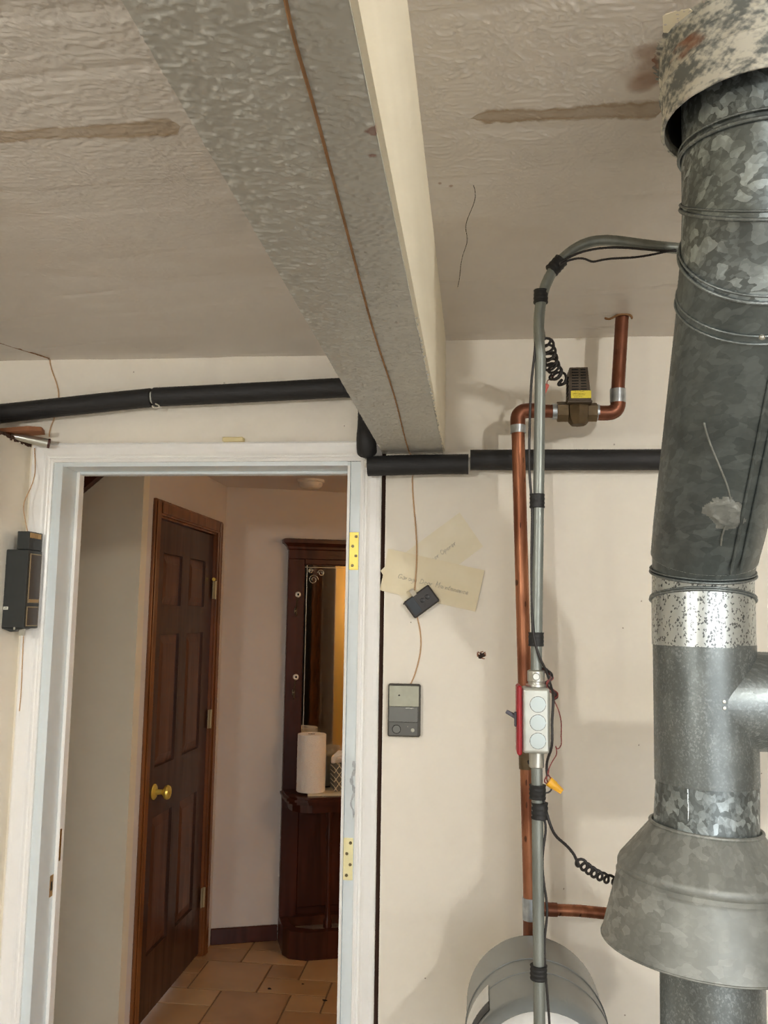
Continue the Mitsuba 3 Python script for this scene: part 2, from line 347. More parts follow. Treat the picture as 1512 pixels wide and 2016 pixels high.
struct('floor', box(GX0, GX1, GY0, 0.0, GF - 0.12, GF), 'concrete', 'grey concrete garage floor')
def sheet(poly): return plate_y(poly, 0.0, 0.013)
wb = struct('wall_back', join(sheet([(SLOT1, GF), (GX1, GF), (GX1, 2.42), (SLOT1, 2.42)]),
                              sheet([(GX0, 2.085), (SLOT1, 2.085), (SLOT1, 2.42), (GX0, 2.42)]),
                              sheet([(GX0, GF), (-1.30, GF), (-1.30, 2.085), (GX0, 2.085)])), 'wall_paint', 'off-white painted wall around the open doorway')
part(wb, 'framing', join(box(-0.345, GX1, 0.0135, 0.107, GF, 2.42), box(GX0, -1.2475, 0.0135, 0.107, GF, 2.42), box(-1.2475, -0.345, 0.0135, 0.107, 2.059, 2.42)), 'drywall_core')
part(wb, 'hall_sheet', join(box(-0.345, 0.42, 0.1075, 0.12, 0, 2.42), box(0.42, 3.0, 0.1075, 0.12, 0, 2.42), box(-2.6, -1.2475, 0.1075, 0.12, 0, 2.42), box(-1.2475, -0.345, 0.1075, 0.12, 2.059, 2.42)), 'hall_paint')
struct('ceiling', box(BX0 + 0.02, GX1, GY0, 0.0, ZR, ZR + 0.08), 'ceiling_paint', 'textured white ceiling right of the beam, with a brown water stain')
struct('ceiling_left', box(GX0, BX0 + 0.02, GY0, 0.0, ZL, ZL + 0.08), 'ceiling_paint', 'textured white ceiling left of the beam')
bm = struct('ceiling_beam', plate_y([(BX0, BZ), (BX1 - 0.006, BZ), (BX1 - 0.006, ZR + 0.01), (BX0, ZR + 0.01)], GY0, -0.004), 'beam_paint', 'boxed-in ceiling beam with rough stippled paint')
part(bm, 'side_board', plate_y([(BX1 - 0.006, BZ + 0.004), (BX1, BZ + 0.004), (BX1, ZR + 0.002), (BX1 - 0.006, ZR + 0.002)], GY0, -0.004), 'cream_paint', label='cream painted side of the beam')
def worley(x, y, seed=1):
    cx, cy = np.floor(x), np.floor(y); best = np.full(x.shape, 9.0); which = np.zeros(x.shape)
    for a in (-1, 0, 1):
        for b in (-1, 0, 1):
            i, j = cx + a, cy + b; h = lambda k: np.modf(np.abs(np.sin(i * 127.1 + j * 311.7 + k * 74.7 + seed) * 43758.5453))[0]
            d = np.hypot(i + h(1) - x, j + h(2) - y); m = d < best; best = np.where(m, d, best); which = np.where(m, h(3), which)
    return best, which
def P3(x, y, z=0.0): return np.stack([x, y, np.full_like(x, z)], -1)
def sst(a, b, x): t = np.clip((x - a) / (b - a), 0, 1); return t * t * (3 - 2 * t)
def combed(x, y, size, pitch):
    d, w = worley(x / size, y / size); n = meshkit.fbm(P3(x * 16, y * 16), 3)
    return (0.5 + 0.5 * np.sin(d * size * 2 * PI / pitch + 5 * n)) * (0.35 + 0.65 * meshkit.noise(P3(x * 40, y * 40, 3.0)))
def plaster(x, y):
    m = sst(0.42, 0.62, meshkit.fbm(P3(x * 1.7, y * 1.7, 9.0), 3)); far = sst(-0.55, -1.25, y)
    trowel = np.abs(meshkit.fbm(P3(x * 1.6, y * 7 + 0.6 * x, 4.0), 3) - 0.5)
    h = 0.0011 * combed(x, y, 0.34, 0.0115) * m * (0.25 + 0.75 * far) + 0.0022 * sst(0.0, 0.10, trowel)
    return h + (0.00025 + 0.0011 * far) * np.maximum(0, meshkit.noise(P3(x * 200 + 30 * meshkit.noise(P3(x * 20, y * 20)), y * 240, 1.0)) - .35) * 2.4
def stipple(x, y):
    m = sst(0.40, 0.60, meshkit.fbm(P3(x * 5, y * 3, 2.0), 3))
    g = meshkit.noise(P3(x * 190 + 20 * y, y * 270, 5.0)); k = np.maximum(0, g - 0.45) / 0.55
    return 0.0024 * k ** 1.3 + 0.0006 * combed(x, y, 0.16, 0.0105) * m + 0.0006 * meshkit.noise(P3(x * 45, y * 45, 8.0))
def relief(x0, x1, y0, y1, z, step, fn):
    nx, ny = int((x1 - x0) / step) + 1, int((y1 - y0) / step) + 1
    x, y = np.meshgrid(np.linspace(x0, x1, nx), np.linspace(y0, y1, ny), indexing='ij')
    v = np.stack([x, y, z - 0.0004 - fn(x, y)], -1).reshape(-1, 3); i, j = np.meshgrid(np.arange(nx - 1), np.arange(ny - 1), indexing='ij'); a = (i * ny + j).ravel()
    return trimesh.Trimesh(v, np.vstack([np.stack([a, a + 1, a + ny + 1], 1), np.stack([a, a + ny + 1, a + ny], 1)]), process=False)
part('ceiling', 'stucco', relief(BX1, 0.85, -1.75, 0.0, ZR, 0.0025, plaster), 'ceiling_paint', True)
part('ceiling_left', 'stucco', relief(-1.75, BX0, -1.75, 0.0, ZL, 0.0028, plaster), 'ceiling_paint', True)
part(bm, 'stipple', relief(BX0 + .0005, BX1 - .0065, -1.95, -0.0045, BZ, 0.0019, stipple), 'beam_paint', True)
rng = np.random.default_rng(3)
drips = []
for e, x in ((0, BX1 - 0.005), (1, BX0 + 0.003)):
    for y in np.cumsum(rng.uniform(0.004, 0.03, 60)) * -1.0 - 0.1:
        s = trimesh.creation.icosphere(subdivisions=1, radius=1.0)
        s.apply_scale(rng.uniform(0.0012, 0.0026, 3)); s.apply_translation([x + rng.normal() * 0.001, y if e == 0 else y * 0.45, BZ + 0.0003]); drips.append(s)
k_ = part(bm, 'paint_drips', join(*drips), 'beam_paint', True); labels[k_] = {'kind': 'stuff'}
wl = struct('wall_left', box(-1.44, -1.330, -1.3, -0.001, GF, 2.108), 'wall_paint', 'off-white partition beside the door casing, its top below the ceiling')
frag = []
for k in range(40):
    y = -0.005 - k * 0.012
    frag.append(box(-1.334 + rng.uniform(-.003, .0), -1.327, y - rng.uniform(.006, .013), y, 2.098 + rng.uniform(-.004, .004), 2.1085 + rng.uniform(-.001, .003)))
k_ = part(wl, 'torn_edge', join(*frag), 'drywall_core'); labels[k_] = {'kind': 'stuff'}
struct('wall_far_left', box(GX0 - 0.1, GX0, GY0, 0.107, GF, 2.45), 'old_paint')
struct('wall_right', box(GX1, GX1 + 0.1, GY0, 0.107, GF, 2.48), 'old_paint')
DX0, DX1, DZ = 0.1, 3.3, 2.2                         # the open garage door behind the camera
struct('wall_front', join(box(GX0, DX0, GY0 - 0.15, GY0, GF, 2.45), box(DX1, GX1, GY0 - 0.15, GY0, GF, 2.48), box(DX0, DX1, GY0 - 0.15, GY0, DZ, 2.48)), 'old_paint')
struct('driveway', box(-12, 16, -30, GY0 - 0.0, GF - 0.14, GF - 0.02), 'driveway', 'concrete driveway outside the garage')

# ---- the doorway in the back wall: casing, jamb, stop, hinges
d1 = struct('door_1', None, None, 'white door frame around the open doorway')
def casing_profile(w):       # (across from the inner edge to the outer, depth out of the wall)
    return [(0, 0), (0, .011), (.006, .0125), (.010, .012), (.013, .0075), (.017, .0085), (.022, .0135), (.028, .0155), (w - .014, .0185), (w - .005, .0185), (w, .016), (w, 0)]
def mitred(a, b, out, w, ma, mb, y=0.0, prof=casing_profile):
    """A moulding from a to b (x, z); out: unit vector away from the opening; ma, mb: mitre signs at the ends."""
    a, b, out = np.array(a, float), np.array(b, float), np.array(out, float); t = (b - a) / np.linalg.norm(b - a); P = prof(w); n = len(P)
    v = []
    for e, mm in ((a, -ma), (b, mb)):
        for s, d in P:
            q = e + out * s + t * mm * s; v.append([q[0], y - d, q[1]])
    f = [[i, (i + 1) % n, n + (i + 1) % n] for i in range(n)] + [[i, n + (i + 1) % n, n + i] for i in range(n)]
    cv, cf = trimesh.creation.triangulate_polygon(Polygon(P), engine='earcut')
    near = np.array([np.argmin(np.linalg.norm(np.array(P) - c, axis=1)) for c in cv]); cap = near[cf]
    f += cap[:, ::-1].tolist() + (cap + n).tolist()
    m = trimesh.Trimesh(v, f, process=True); m.fix_normals(); return m
CI0, CI1, CIZ = -1.252, -0.330, 2.049                # inner edges of the casing
part(d1, 'casing', mitred((CI0, 0.0), (CI0, CIZ), (-1, 0), 0.064, 0, 1), 'white_trim')
part(d1, 'casing', mitred((CI1, 0.0), (CI1, CIZ), (1, 0), 0.0595, 0, 1), 'white_trim')
part(d1, 'casing', mitred((CI0, CIZ), (CI1, CIZ), (0, 1), 0.056, 1, 1), 'white_trim')
# jamb boards (front edges show as the step inside the casing)
jy0, jy1 = -0.004, 0.126
part(d1, 'jamb', box(OX0 - 0.0272, OX0, jy0, jy1, 0, OZ + 0.0128, .001), 'jamb_paint')
part(d1, 'jamb', join(box(OX1, OX1 + 0.0078, jy0, jy1, 0, OZ + .012, .001), box(OX1 + .0092, CI1 + .001, jy0, 0.010, 0, OZ + .012, .0008), box(OX1 + .0078, OX1 + .0092, 0.001, .010, 0, OZ + .012)), 'jamb_paint')
part(d1, 'jamb', box(OX0, OX1, jy0, jy1, OZ, OZ + 0.0128, .001), 'jamb_paint')
part(d1, 'jamb_edge', box(OX1 - .0002, OX1 + 0.0078, jy0 - .0016, jy0 - .0001, 0, OZ, .0005), 'white_trim')
part(d1, 'stop', box(OX0, OX0 + 0.011, 0.085, 0.118, 0, OZ, .002), 'white_trim')
part(d1, 'stop', box(OX0 + .011, OX1, 0.085, 0.118, OZ - 0.009, OZ, .002), 'jamb_paint')
part(d1, 'casing_hall', box(OX0 - 0.06, OX0 - 0.006, 0.1205, 0.137, 0, OZ + .07, .003), 'wood_casing')
part(d1, 'casing_hall', box(OX1 + 0.006, OX1 + 0.08, 0.1205, 0.137, 0, OZ + .07, .003), 'wood_casing')
part(d1, 'threshold', box(OX0, OX1, -0.01, 0.13, -0.02, 0.012, .004), 'wood_base')
part(d1, 'step_riser', box(GX0 + 1.75, SLOT1, -0.018, 0.0, GF, -0.02), 'wood_base')
hxa, hxb, hy = OX1 + .0090, OX1 + .0352, jy0                 # the leaves lie on the jamb's face towards the garage
for za, zb, m_ in ((1122, 1048, 'hinge_yellow'), (1733, 1650, 'hinge_pale')):
    z0, z1 = at_y(697, za, hy)[2], at_y(697, zb, hy)[2]
    h = part(d1, 'hinge_leaf', box(hxa, hxb, hy - .0026, hy - .0001, z0, z1, .0006), m_, label='bright brass hinge leaf with four screws' if m_ == 'hinge_yellow' else 'pale brass hinge leaf with four screws')
    for k in range(4):
        zc = z1 - (0.115 + 0.257 * k) * (z1 - z0); xc_ = hxb - .007 if k % 2 == 0 else hxb - .0165
        part(h, 'screw', disc_y(xc_, hy - .0026, zc, .0042, .0010, 16), 'screw_dark')
st = part(d1, 'strike_plate', box(OX0 - .0004, OX0 + 0.0014, 0.066, 0.084, 0.790, 0.850, .0006), 'strike_brass', label='brass strike plate')
part(st, 'latch_hole', box(OX0 + 0.0012, OX0 + 0.0018, 0.070, 0.079, 0.808, 0.832), 'slot_black')
part(d1, 'scuff', box(OX0 + 0.0108, OX0 + 0.0114, 0.090, 0.100, 0.885, 0.975), 'strike_brass', label='worn patch on the stop')
scar = []
rs = random.Random(2)
for k in range(26):
    py = 1502 + k * 4.3; q = at_y(696 + 3 * math.sin(k * .6) - k * .12, py, hy)
    w = (0.006 + 0.004 * math.sin(k * 1.7)) * (1.0 if k < 16 else .5)
    m = box(-w / 2, w / 2, -.0009, .0004, -.0055, .0055, .0004); m = rotm(m, rs.uniform(-18, 18), [0, 1, 0]); m.apply_translation([q[0], hy - .0002, q[2]]); scar.append(m)
k_ = part(d1, 'scar', join(*scar), 'solder', label='scratched silvery scar on the right jamb'); labels[k_]['kind'] = 'stuff'

# ---- the hall beyond
HZ, HXD = 2.266, -1.296
U_ = np.array([math.cos(math.radians(19.5)), math.sin(math.radians(19.5)), 0.0])       # along the slanted wall
N_ = np.array([U_[1], -U_[0], 0.0])                                                    # out of it, towards the hall
W0 = np.array([-1.316, 1.912, 0.0])
RW = np.array([np.append(U_, 0), np.append(-N_, 0), [0, 0, 1, 0], [0, 0, 0, 1]]).T
RW[:3, 3] = W0
def on_wall(m):          # local (s along the wall, -d out of it, z) -> world
    m = m.copy(); m.apply_transform(RW); return m
E_ = W0 + U_ * 3.4
hf = struct('floor_hall', box(-2.6, 2.6, 0.12, 3.2, -0.05, -0.006), 'grout', 'stone tile floor of the hall')
struct('ceiling_hall', box(-2.6, 2.6, 0.12, 3.2, HZ, HZ + 0.06), 'hall_paint', 'dim hall ceiling')
struct('wall_hall_panel', box(-2.6, HXD, 0.80, 0.86, 0, HZ), 'hall_paint_light', 'pale hall wall that faces the doorway')
wsd = struct('wall_hall_side', box(HXD - 0.1, HXD, 0.86, 0.954, 0, HZ), 'hall_paint', 'hall wall that holds the brown panelled door')
struct('wall_hall_far', box(HXD - 0.1, HXD, 1.776, 1.96, 0, HZ), 'hall_paint')
struct('wall_hall_over', box(HXD - 0.1, HXD, 0.954, 1.776, 2.010, HZ), 'hall_paint')
struct('wall_hall_slant', on_wall(box(-0.15, 3.6, 0.0, 0.08, 0, HZ)), 'hall_paint', 'slanted grey hall wall behind the hall stand')
struct('wall_hall_right', box(1.9, 2.0, 0.12, 3.2, 0, HZ), 'hall_paint')
struct('wall_hall_left', box(-2.7, -2.6, 0.12, 3.2, 0, HZ), 'hall_paint')
struct('wall_hall_gold', box(0.2815, 1.9, 0.1205, 0.30, 0, HZ), 'gold_paint', 'golden yellow hall wall seen in the mirror')
struct('wall_hall_return', box(0.2755, 0.2812, 0.1205, 0.30, 0, HZ), 'hall_paint')
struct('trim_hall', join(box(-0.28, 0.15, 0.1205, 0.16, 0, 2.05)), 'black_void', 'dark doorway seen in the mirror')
struct('trim_hall_casing', box(0.15, 0.235, 0.1205, 0.165, 0, 2.1, .004), 'wood_casing')
b_ = struct('baseboard_hall', on_wall(box(0.02, 0.345, -0.014, -0.0005, 0.0, 0.075, .003)), 'wood_dark', 'dark wooden baseboard of the slanted wall')
struct('trim_stair', plate_y([(-1.75, 2.02 - .13), (-1.75, 2.26), (-1.40, 2.26), (-1.40, 2.19)], 0.76, 0.799), 'wood_dark', 'dark sloping wooden trim at the top of the pale hall wall')
# tiles, laid as the photo shows them
u = 0.1525; gx, gy = -0.94, 1.425
taken, laid = set(), []
def lay(x, y, w, h):
    cells = {(x + i, y + j) for i in range(w) for j in range(h)}
    if cells & taken: return False
    taken.update(cells); laid.append((x, y, w, h)); return True
for a in [(0, 0, 2, 1), (-1, -2, 2, 2), (1, -1, 1, 1), (2, -1, 2, 2), (0, 1, 1, 1), (1, 1, 2, 2), (-2, 0, 2, 2), (1, -3, 2, 2), (-3, -1, 2, 1), (-3, -3, 2, 2)]: lay(*a)
rt = random.Random(4)
for y in range(-8, 6):
    for x in range(-3, 9):
        for w, h in rt.choice([[(2, 2), (2, 1), (1, 2), (1, 1)], [(2, 1), (2, 2), (1, 1)], [(1, 2), (2, 2), (1, 1)]]):
            if lay(x, y, w, h): break
        else: lay(x, y, 1, 1)
for k, (x, y, w, h) in enumerate(laid):
    g = 0.004; x0, x1, y0, y1 = gx + x * u + g, gx + (x + w) * u - g, gy + y * u + g, gy + (y + h) * u - g
    if y1 < 0.15 or x0 < HXD - .3: continue
    part(hf, 'tile', box(x0, x1, max(y0, 0.15), y1, -0.02, rt.uniform(-.0006, .0004), .0015), TILES[k % 3])
for (px, py, s) in ((530, 1947, .011), (640, 1970, .013), (596, 1938, .005)):
    q = at_z(px, py, 0.0); an = np.sort(rng.uniform(0, 2 * PI, 9)); rr = s * rng.uniform(.5, 1, 9)
    m_ = prism(np.stack([np.cos(an) * rr * 1.3, np.sin(an) * rr * .7], 1), .0025); m_.apply_translation([q[0], q[1], .0003])
    single('leaf_crumb', m_, 'dirt', {530: 'dark crumb of leaf on the hall tiles, nearest the brown door', 640: 'dark crumb lying across a grout line near the door jamb', 596: 'tiny dark speck on the hall tile in front of the hall stand'}[px], 'debris')

# ---- the brown six-panel door in the hall's side wall
hd = thing('hall_door', 'closed dark brown six-panel wooden door with brass knob in the hall', 'door')
DY0, DY1, DZ1 = 0.968, 1.762, 1.995
xf = HXD - 0.012                                                        # face of the slab, set back from the wall face
wd = DY1 - DY0
cols = [(DY0 + .115, DY0 + wd / 2 - .05), (DY0 + wd / 2 + .05, DY1 - .115)]
rows = [(0.25, 0.78), (0.98, 1.52), (1.64, 1.86)]
slab = man(box(xf - 0.035, xf, DY0, DY1, 0.012, DZ1, .001))
for a in cols:
    for r_ in rows: slab -= man(box(xf - 0.012, xf + .01, a[0], a[1], r_[0], r_[1]))
part(hd, 'slab', tri(slab), 'wood_door')
for a in cols:
    for r_ in rows:
        i, o = .042, .004
        pts = [[xf - .0118, y, z] for y in (a[0] + o, a[1] - o) for z in (r_[0] + o, r_[1] - o)] + [[xf - .002, y, z] for y in (a[0] + i, a[1] - i) for z in (r_[0] + i, r_[1] - i)]
        part(hd, 'panel', trimesh.convex.convex_hull(np.array(pts)), 'wood_panel')
cw = 0.062
def hall_case(y0, y1, z0, z1):
    return join(box(HXD, HXD + .014, y0, y1, z0, z1, .003), box(HXD + .0139, HXD + .020, y0 + (.008), y1 - (.008), z0 + (.008 if z0 > 1 else 0), z1 - .008, .003))
part(hd, 'casing', hall_case(DY0 - cw, DY0 - .006, 0, DZ1 + .012 + cw), 'wood_casing')
part(hd, 'casing', hall_case(DY1 + .006, DY1 + cw, 0, DZ1 + .012 + cw), 'wood_casing')
part(hd, 'casing', hall_case(DY0 - .006, DY1 + .006, DZ1 + .012, DZ1 + .012 + cw), 'wood_casing')
part(hd, 'jamb', join(box(HXD - .09, HXD + .001, DY0 - .013, DY0 - .002, 0, DZ1 + .008), box(HXD - .09, HXD + .001, DY1 + .002, DY1 + .013, 0, DZ1 + .008), box(HXD - .09, HXD + .001, DY0, DY1, DZ1 + .003, DZ1 + .012)), 'wood_casing')
kn = at_x(303, 1562, HXD)
knob = lathe([[0, 0], [.031, 0], [.032, .003], [.028, .007], [.012, .010], [.010, .034], [.016, .042], [.027, .050], [.029, .058], [.025, .066], [.012, .071], [0, .072]], (0, 0, 0), 40)
knob = rotm(knob, 90, [0, 1, 0]); knob.apply_translation([xf, kn[1] + .03, kn[2]])
part(hd, 'knob', knob, 'brass', 40, label='polished brass door knob')
part(hd, 'latch_plate', box(xf - .02, xf + .002, DY0 - .003, DY0 + .004, kn[2] - .03, kn[2] + .03), 'brass')
for z in (1.725, 1.10, 0.27):
    h_ = part(hd, 'hinge', join(tube([[HXD + .006, DY1 + .002, z - .045], [HXD + .006, DY1 + .002, z + .045]], .0065, 12), box(HXD - .002, HXD + .003, DY1 - .022, DY1 + .004, z - .044, z + .044)), 'hinge_dull', 40)
    if z > 1.7: part(h_, 'door_stop', join(tube([[HXD + .006, DY1 - .03, z + .052], [HXD + .006, DY1 + .05, z + .052]], .003, 10), disc_y(HXD + .006, DY1 - .03, z + .052, .009, .006)), 'brass', 40, label='brass hinge-pin door stop')

# ---- hall stand (mirror, seat shelf, drip tray) against the slanted wall; local s along, d out of the wall
hs = thing('hall_stand', 'dark red-brown wooden hall stand with tall mirror, shelf and low base tray', 'hall stand')
S0, S1 = 0.348, 1.22
def L(s0, s1, d0, d1, z0, z1, ch=.003): return on_wall(box(s0, s1, -d1, -d0, z0, z1, ch))
part(hs, 'back_panel', L(S0 + .03, S1 - .03, .004, .024, .08, 1.90), 'wood_dark')
part(hs, 'stile', L(S0, S0 + .085, .004, .045, .0, 1.90), 'wood_dark')
part(hs, 'stile', L(S1 - .085, S1, .004, .045, .0, 1.90), 'wood_dark')
part(hs, 'header', L(S0 + .0855, S1 - .0855, .004, .042, 1.872, 1.90), 'wood_dark')
def strip(prof, s0, s1, over):   # cornice profile (d, z), returned at both ends
    v = []
    for d, z in prof: v += [[s0 - over * (d - prof[0][0]), -d, z], [s1 + over * (d - prof[0][0]), -d, z]]
    v += [[s0 - over * (d - prof[0][0]), -.004, z] for d, z in prof] + [[s1 + over * (d - prof[0][0]), -.004, z] for d, z in prof]
    n = len(prof); f = []
    for i in range(n - 1):
        a, b, c, e = 2 * i, 2 * i + 1, 2 * i + 2, 2 * i + 3
        f += [[a, b, e], [a, e, c]]
        p, q, r, t = 2 * n + i, 2 * n + i + 1, 3 * n + i, 3 * n + i + 1
        f += [[a, c, q], [a, q, p], [b, r, t], [b, t, e], [p, q, t], [p, t, r]]
    f += [[0, 2 * n, 3 * n], [0, 3 * n, 1], [2 * n - 2, 2 * n - 1, 4 * n - 1], [2 * n - 2, 4 * n - 1, 3 * n - 1]]
    m = trimesh.Trimesh(v, f, process=False); m.fix_normals(); return on_wall(m)
part(hs, 'cornice', strip([(.047, 1.90), (.047, 1.945), (.054, 1.950), (.056, 1.962), (.070, 1.975), (.078, 1.980), (.080, 1.998), (.068, 2.003)], S0, S1, 1.0), 'wood_dark')
MS0, MS1, MZ0, MZ1 = S0 + .088, S1 - .088, 0.74, 1.868
mr = part(hs, 'mirror', L(MS0, MS1, .0245, .029, MZ0, MZ1, .001), 'mirror', label='tall mirror in the hall stand')
part(hs, 'mirror_bevel', join(L(MS0, MS1, .0291, .0306, MZ1 - .012, MZ1 - .009, 0), L(MS0 + .010, MS0 + .013, .0291, .0306, MZ0, MZ1, 0)), 'zinc')
for cx, cz, r0, sg in ((MS0 + .045, MZ1 - .075, .026, 1), (MS0 + .085, MZ1 - .040, .018, -1), (MS0 + .03, MZ1 - .03, .014, 1)):
    th = np.linspace(0, 3.2 * PI, 40); rr = r0 * (1 - th / th[-1] * .75)
    pts = np.stack([cx + sg * rr * np.cos(th), np.full(40, -.0300), cz + rr * np.sin(th)], 1)
    part(hs, 'scroll', on_wall(tube(pts, .0024, 8)), 'zinc', True)
part(hs, 'lower_panel', L(S0 + .0855, S1 - .0855, .0245, .040, .16, .66), 'wood_dark')
sh = [(S0 + .001, .03), (S0 + .001, .17), (S0 + .012, .215), (S0 + .045, .255), (S0 + .10, .275), (S1 - .10, .275), (S1 - .045, .255), (S1 - .012, .215), (S1 - .001, .17), (S1 - .001, .03)]
def slabz(poly_sd, z0, z1):
    m = prism([(s, -d) for s, d in poly_sd], z1 - z0); m.apply_translation([0, 0, z0]); return on_wall(m)
part(hs, 'shelf', slabz(sh, .70, .735), 'wood_dark')
grow = [(s + (-.012 if s < .8 else .012) * (.5 if d > .26 else 1), d + (.012 if d > .1 else 0)) for s, d in sh]
part(hs, 'shelf_moulding', slabz(grow, .715, .726), 'wood_dark')
part(hs, 'apron', slabz([(s + (.02 if s < .8 else -.02), max(d - .02, .03)) for s, d in sh], .66, .70), 'wood_dark')
tp = [(S0 + .001, .03), (S0 + .001, .20), (S0 + .025, .255), (S0 + .10, .295), (S1 - .10, .295), (S1 - .025, .255), (S1 - .001, .20), (S1 - .001, .03)]
tin = [(s + (.04 if s < .8 else -.04), d - .045 if d > .1 else .07) for s, d in tp]
tray = man(slabz(tp, 0.001, .125)) - man(slabz([(s, d) for s, d in tin], .07, .2))
part(hs, 'base_tray', tri(tray), 'wood_dark')
part(hs, 'tray_pan', slabz(tin, .0705, .082), 'zinc')
sp = [on_wall(rounded(-.012, .012, -.012, .012, .125, .66, .011))]
for k, (s, d) in enumerate(((S0 + .21, .235),)):
    pr = [[0, .0], [.021, .0], [.021, .03], [.013, .045], [.016, .06], [.011, .09], [.011, .30], [.016, .36], [.012, .38], [.020, .42], [.012, .46], [.014, .50], [.020, .52], [.020, .5345], [0, .5345]]
    part(hs, 'turned_post', on_wall(lathe(pr, (s, -d, .1255), 24)), 'wood_dark', 40)
for z in (1.650, 1.235):
    p0 = (S0 + .042, -.045)
    hk = part(hs, 'coat_hook', on_wall(join(tube(spline([(p0[0], -.049, z - .015), (p0[0], -.075, z + .005), (p0[0] + .001, -.105, z + .055)], 6), .0035, 10),
                                            tube(spline([(p0[0], -.049, z - .025), (p0[0], -.080, z - .045), (p0[0], -.092, z - .02)], 6), .0035, 10), box(p0[0] - .008, p0[0] + .008, -.0495, -.0450, z - .035, z - .005, .002))), 'hook_metal', 40)
    kk = part(hk, 'knob', on_wall(lathe([[0, -.006], [.010, -.006], [.015, .000], [.015, .008], [.011, .013], [.006, .0135], [.0055, .011], [0, .011]], (p0[0] + .002, -.104, z + .062), 24, '-y')), 'porcelain', 40, label='round white porcelain knob')
    part(hk, 'knob_screw', on_wall(disc_y(p0[0] + .002, -.1150, z + .062, .0052, .001)), 'slot_black')
def wall_pt(px, py, d):   # pixel met with a plane parallel to the slanted wall, d in front of it; returned as local (s, -d, z)
    r = _ray(px, py); o = W0 + N_ * d; t = ((o - CAM) @ N_) / (r @ N_); q = CAM + r * t - W0
    return q @ U_, -d, q[2]
# paper towels, tissue box and tray on the shelf
s, _, _ = wall_pt(613, 1500, .165)
t_ = thing('paper_towel_roll', 'white paper towel roll standing on the hall stand shelf before the mirror', 'paper towel')
part(t_, 'roll', on_wall(lathe([[.019, 0], [.069, 0], [.071, .003], [.071, .272], [.069, .275], [.019, .275], [.019, 0]], (s, -.165, .7475), 48)), 'towel_paper', 40)
part(t_, 'tube', on_wall(lathe([[.0165, .001], [.0189, .001], [.0189, .274], [.0165, .274], [.0165, .001]], (s, -.165, .7475), 32)), 'card_brown', 40)
s_, _, _ = wall_pt(668, 1540, .15)
tb = thing('tissue_box', 'patterned tissue box with a white tissue, right of the paper towels', 'tissue box')
part(tb, 'carton', on_wall(box(s_ - .035, s_ + .085, -.20, -.085, .7475, .875, .002)), 'tissue_print')
ts = np.array([[s_ - .03, -.14, .875], [s_ + .06, -.14, .875], [s_ + .045, -.15, .925], [s_ - .005, -.13, .935], [s_ - .045, -.155, .905], [s_ + .02, -.115, .93], [s_ + .0, -.17, .90]])
part(tb, 'tissue', on_wall(trimesh.convex.convex_hull(ts)), 'towel_paper')
part(tb, 'tissue_fold', on_wall(tube(spline([(s_ - .03, -.15, .88), (s_ - .02, -.165, .915), (s_ + .03, -.175, .912), (s_ + .06, -.18, .885)], 6), np.linspace(.014, .006, 19), 10)), 'towel_paper', True)
single('stone_slab', slabz([(S0 + .115, .10), (S0 + .10, .235), (S0 + .55, .262), (S0 + .55, .07)], .7352, .7470), 'stone_tray', 'pale flat slab under the paper towels on the hall stand shelf', 'tray')
# smoke detector on the hall ceiling
q = at_z(606, 940, HZ); sd = thing('smoke_detector', 'round white smoke detector on the hall ceiling, above the hall stand', 'smoke detector')
part(sd, 'base', lathe([[0, 0], [.066, 0], [.066, -.012], [.06, -.014], [0, -.014]], (q[0], q[1] + .08, HZ), 40), 'plastic_white', 40)
part(sd, 'cover', lathe([[0, -.0142], [.058, -.0142], [.056, -.028], [.044, -.040], [.02, -.043], [0, -.043]], (q[0], q[1] + .08, HZ), 40), 'plastic_white', 40)
# warm hall lamp, out of the picture to the right
hl = thing('hall_ceiling_lamp', 'warm ceiling lamp of the hall, right of the doorway', 'lamp')
LP = (0.80, 1.00)
part(hl, 'base', lathe([[0, 0], [.11, 0], [.11, -.02], [.06, -.03], [0, -.03]], (LP[0], LP[1], HZ), 32), 'plastic_white', 40)
k_ = unique(hl + '__globe'); gl = trimesh.creation.icosphere(subdivisions=3, radius=.085); gl.apply_translation([LP[0], LP[1], HZ - .11])
scene[k_] = ply(gl, 'plastic_white', smooth=True, emitter={'type': 'area', 'radiance': rgb([LAMP_HALL * 1.0, LAMP_HALL * .76, LAMP_HALL * .52])})

sc_ = thing('wall_sconce', 'warm wall lamp on the golden hall wall', 'lamp')
part(sc_, 'back_plate', box(.70, .80, .3005, .315, 1.62, 1.74, .004), 'hinge_dull'); part(sc_, 'arm', tube([[.75, .316, 1.68], [.75, .40, 1.68]], .006, 10), 'hinge_dull', True)
k_ = unique(sc_ + '__globe'); gl = trimesh.creation.icosphere(subdivisions=3, radius=.05); gl.apply_translation([.75, .452, 1.69])
scene[k_] = ply(gl, 'plastic_white', smooth=True, emitter={'type': 'area', 'radiance': rgb([LAMP_SCONCE * 1.0, LAMP_SCONCE * .76, LAMP_SCONCE * .50])})

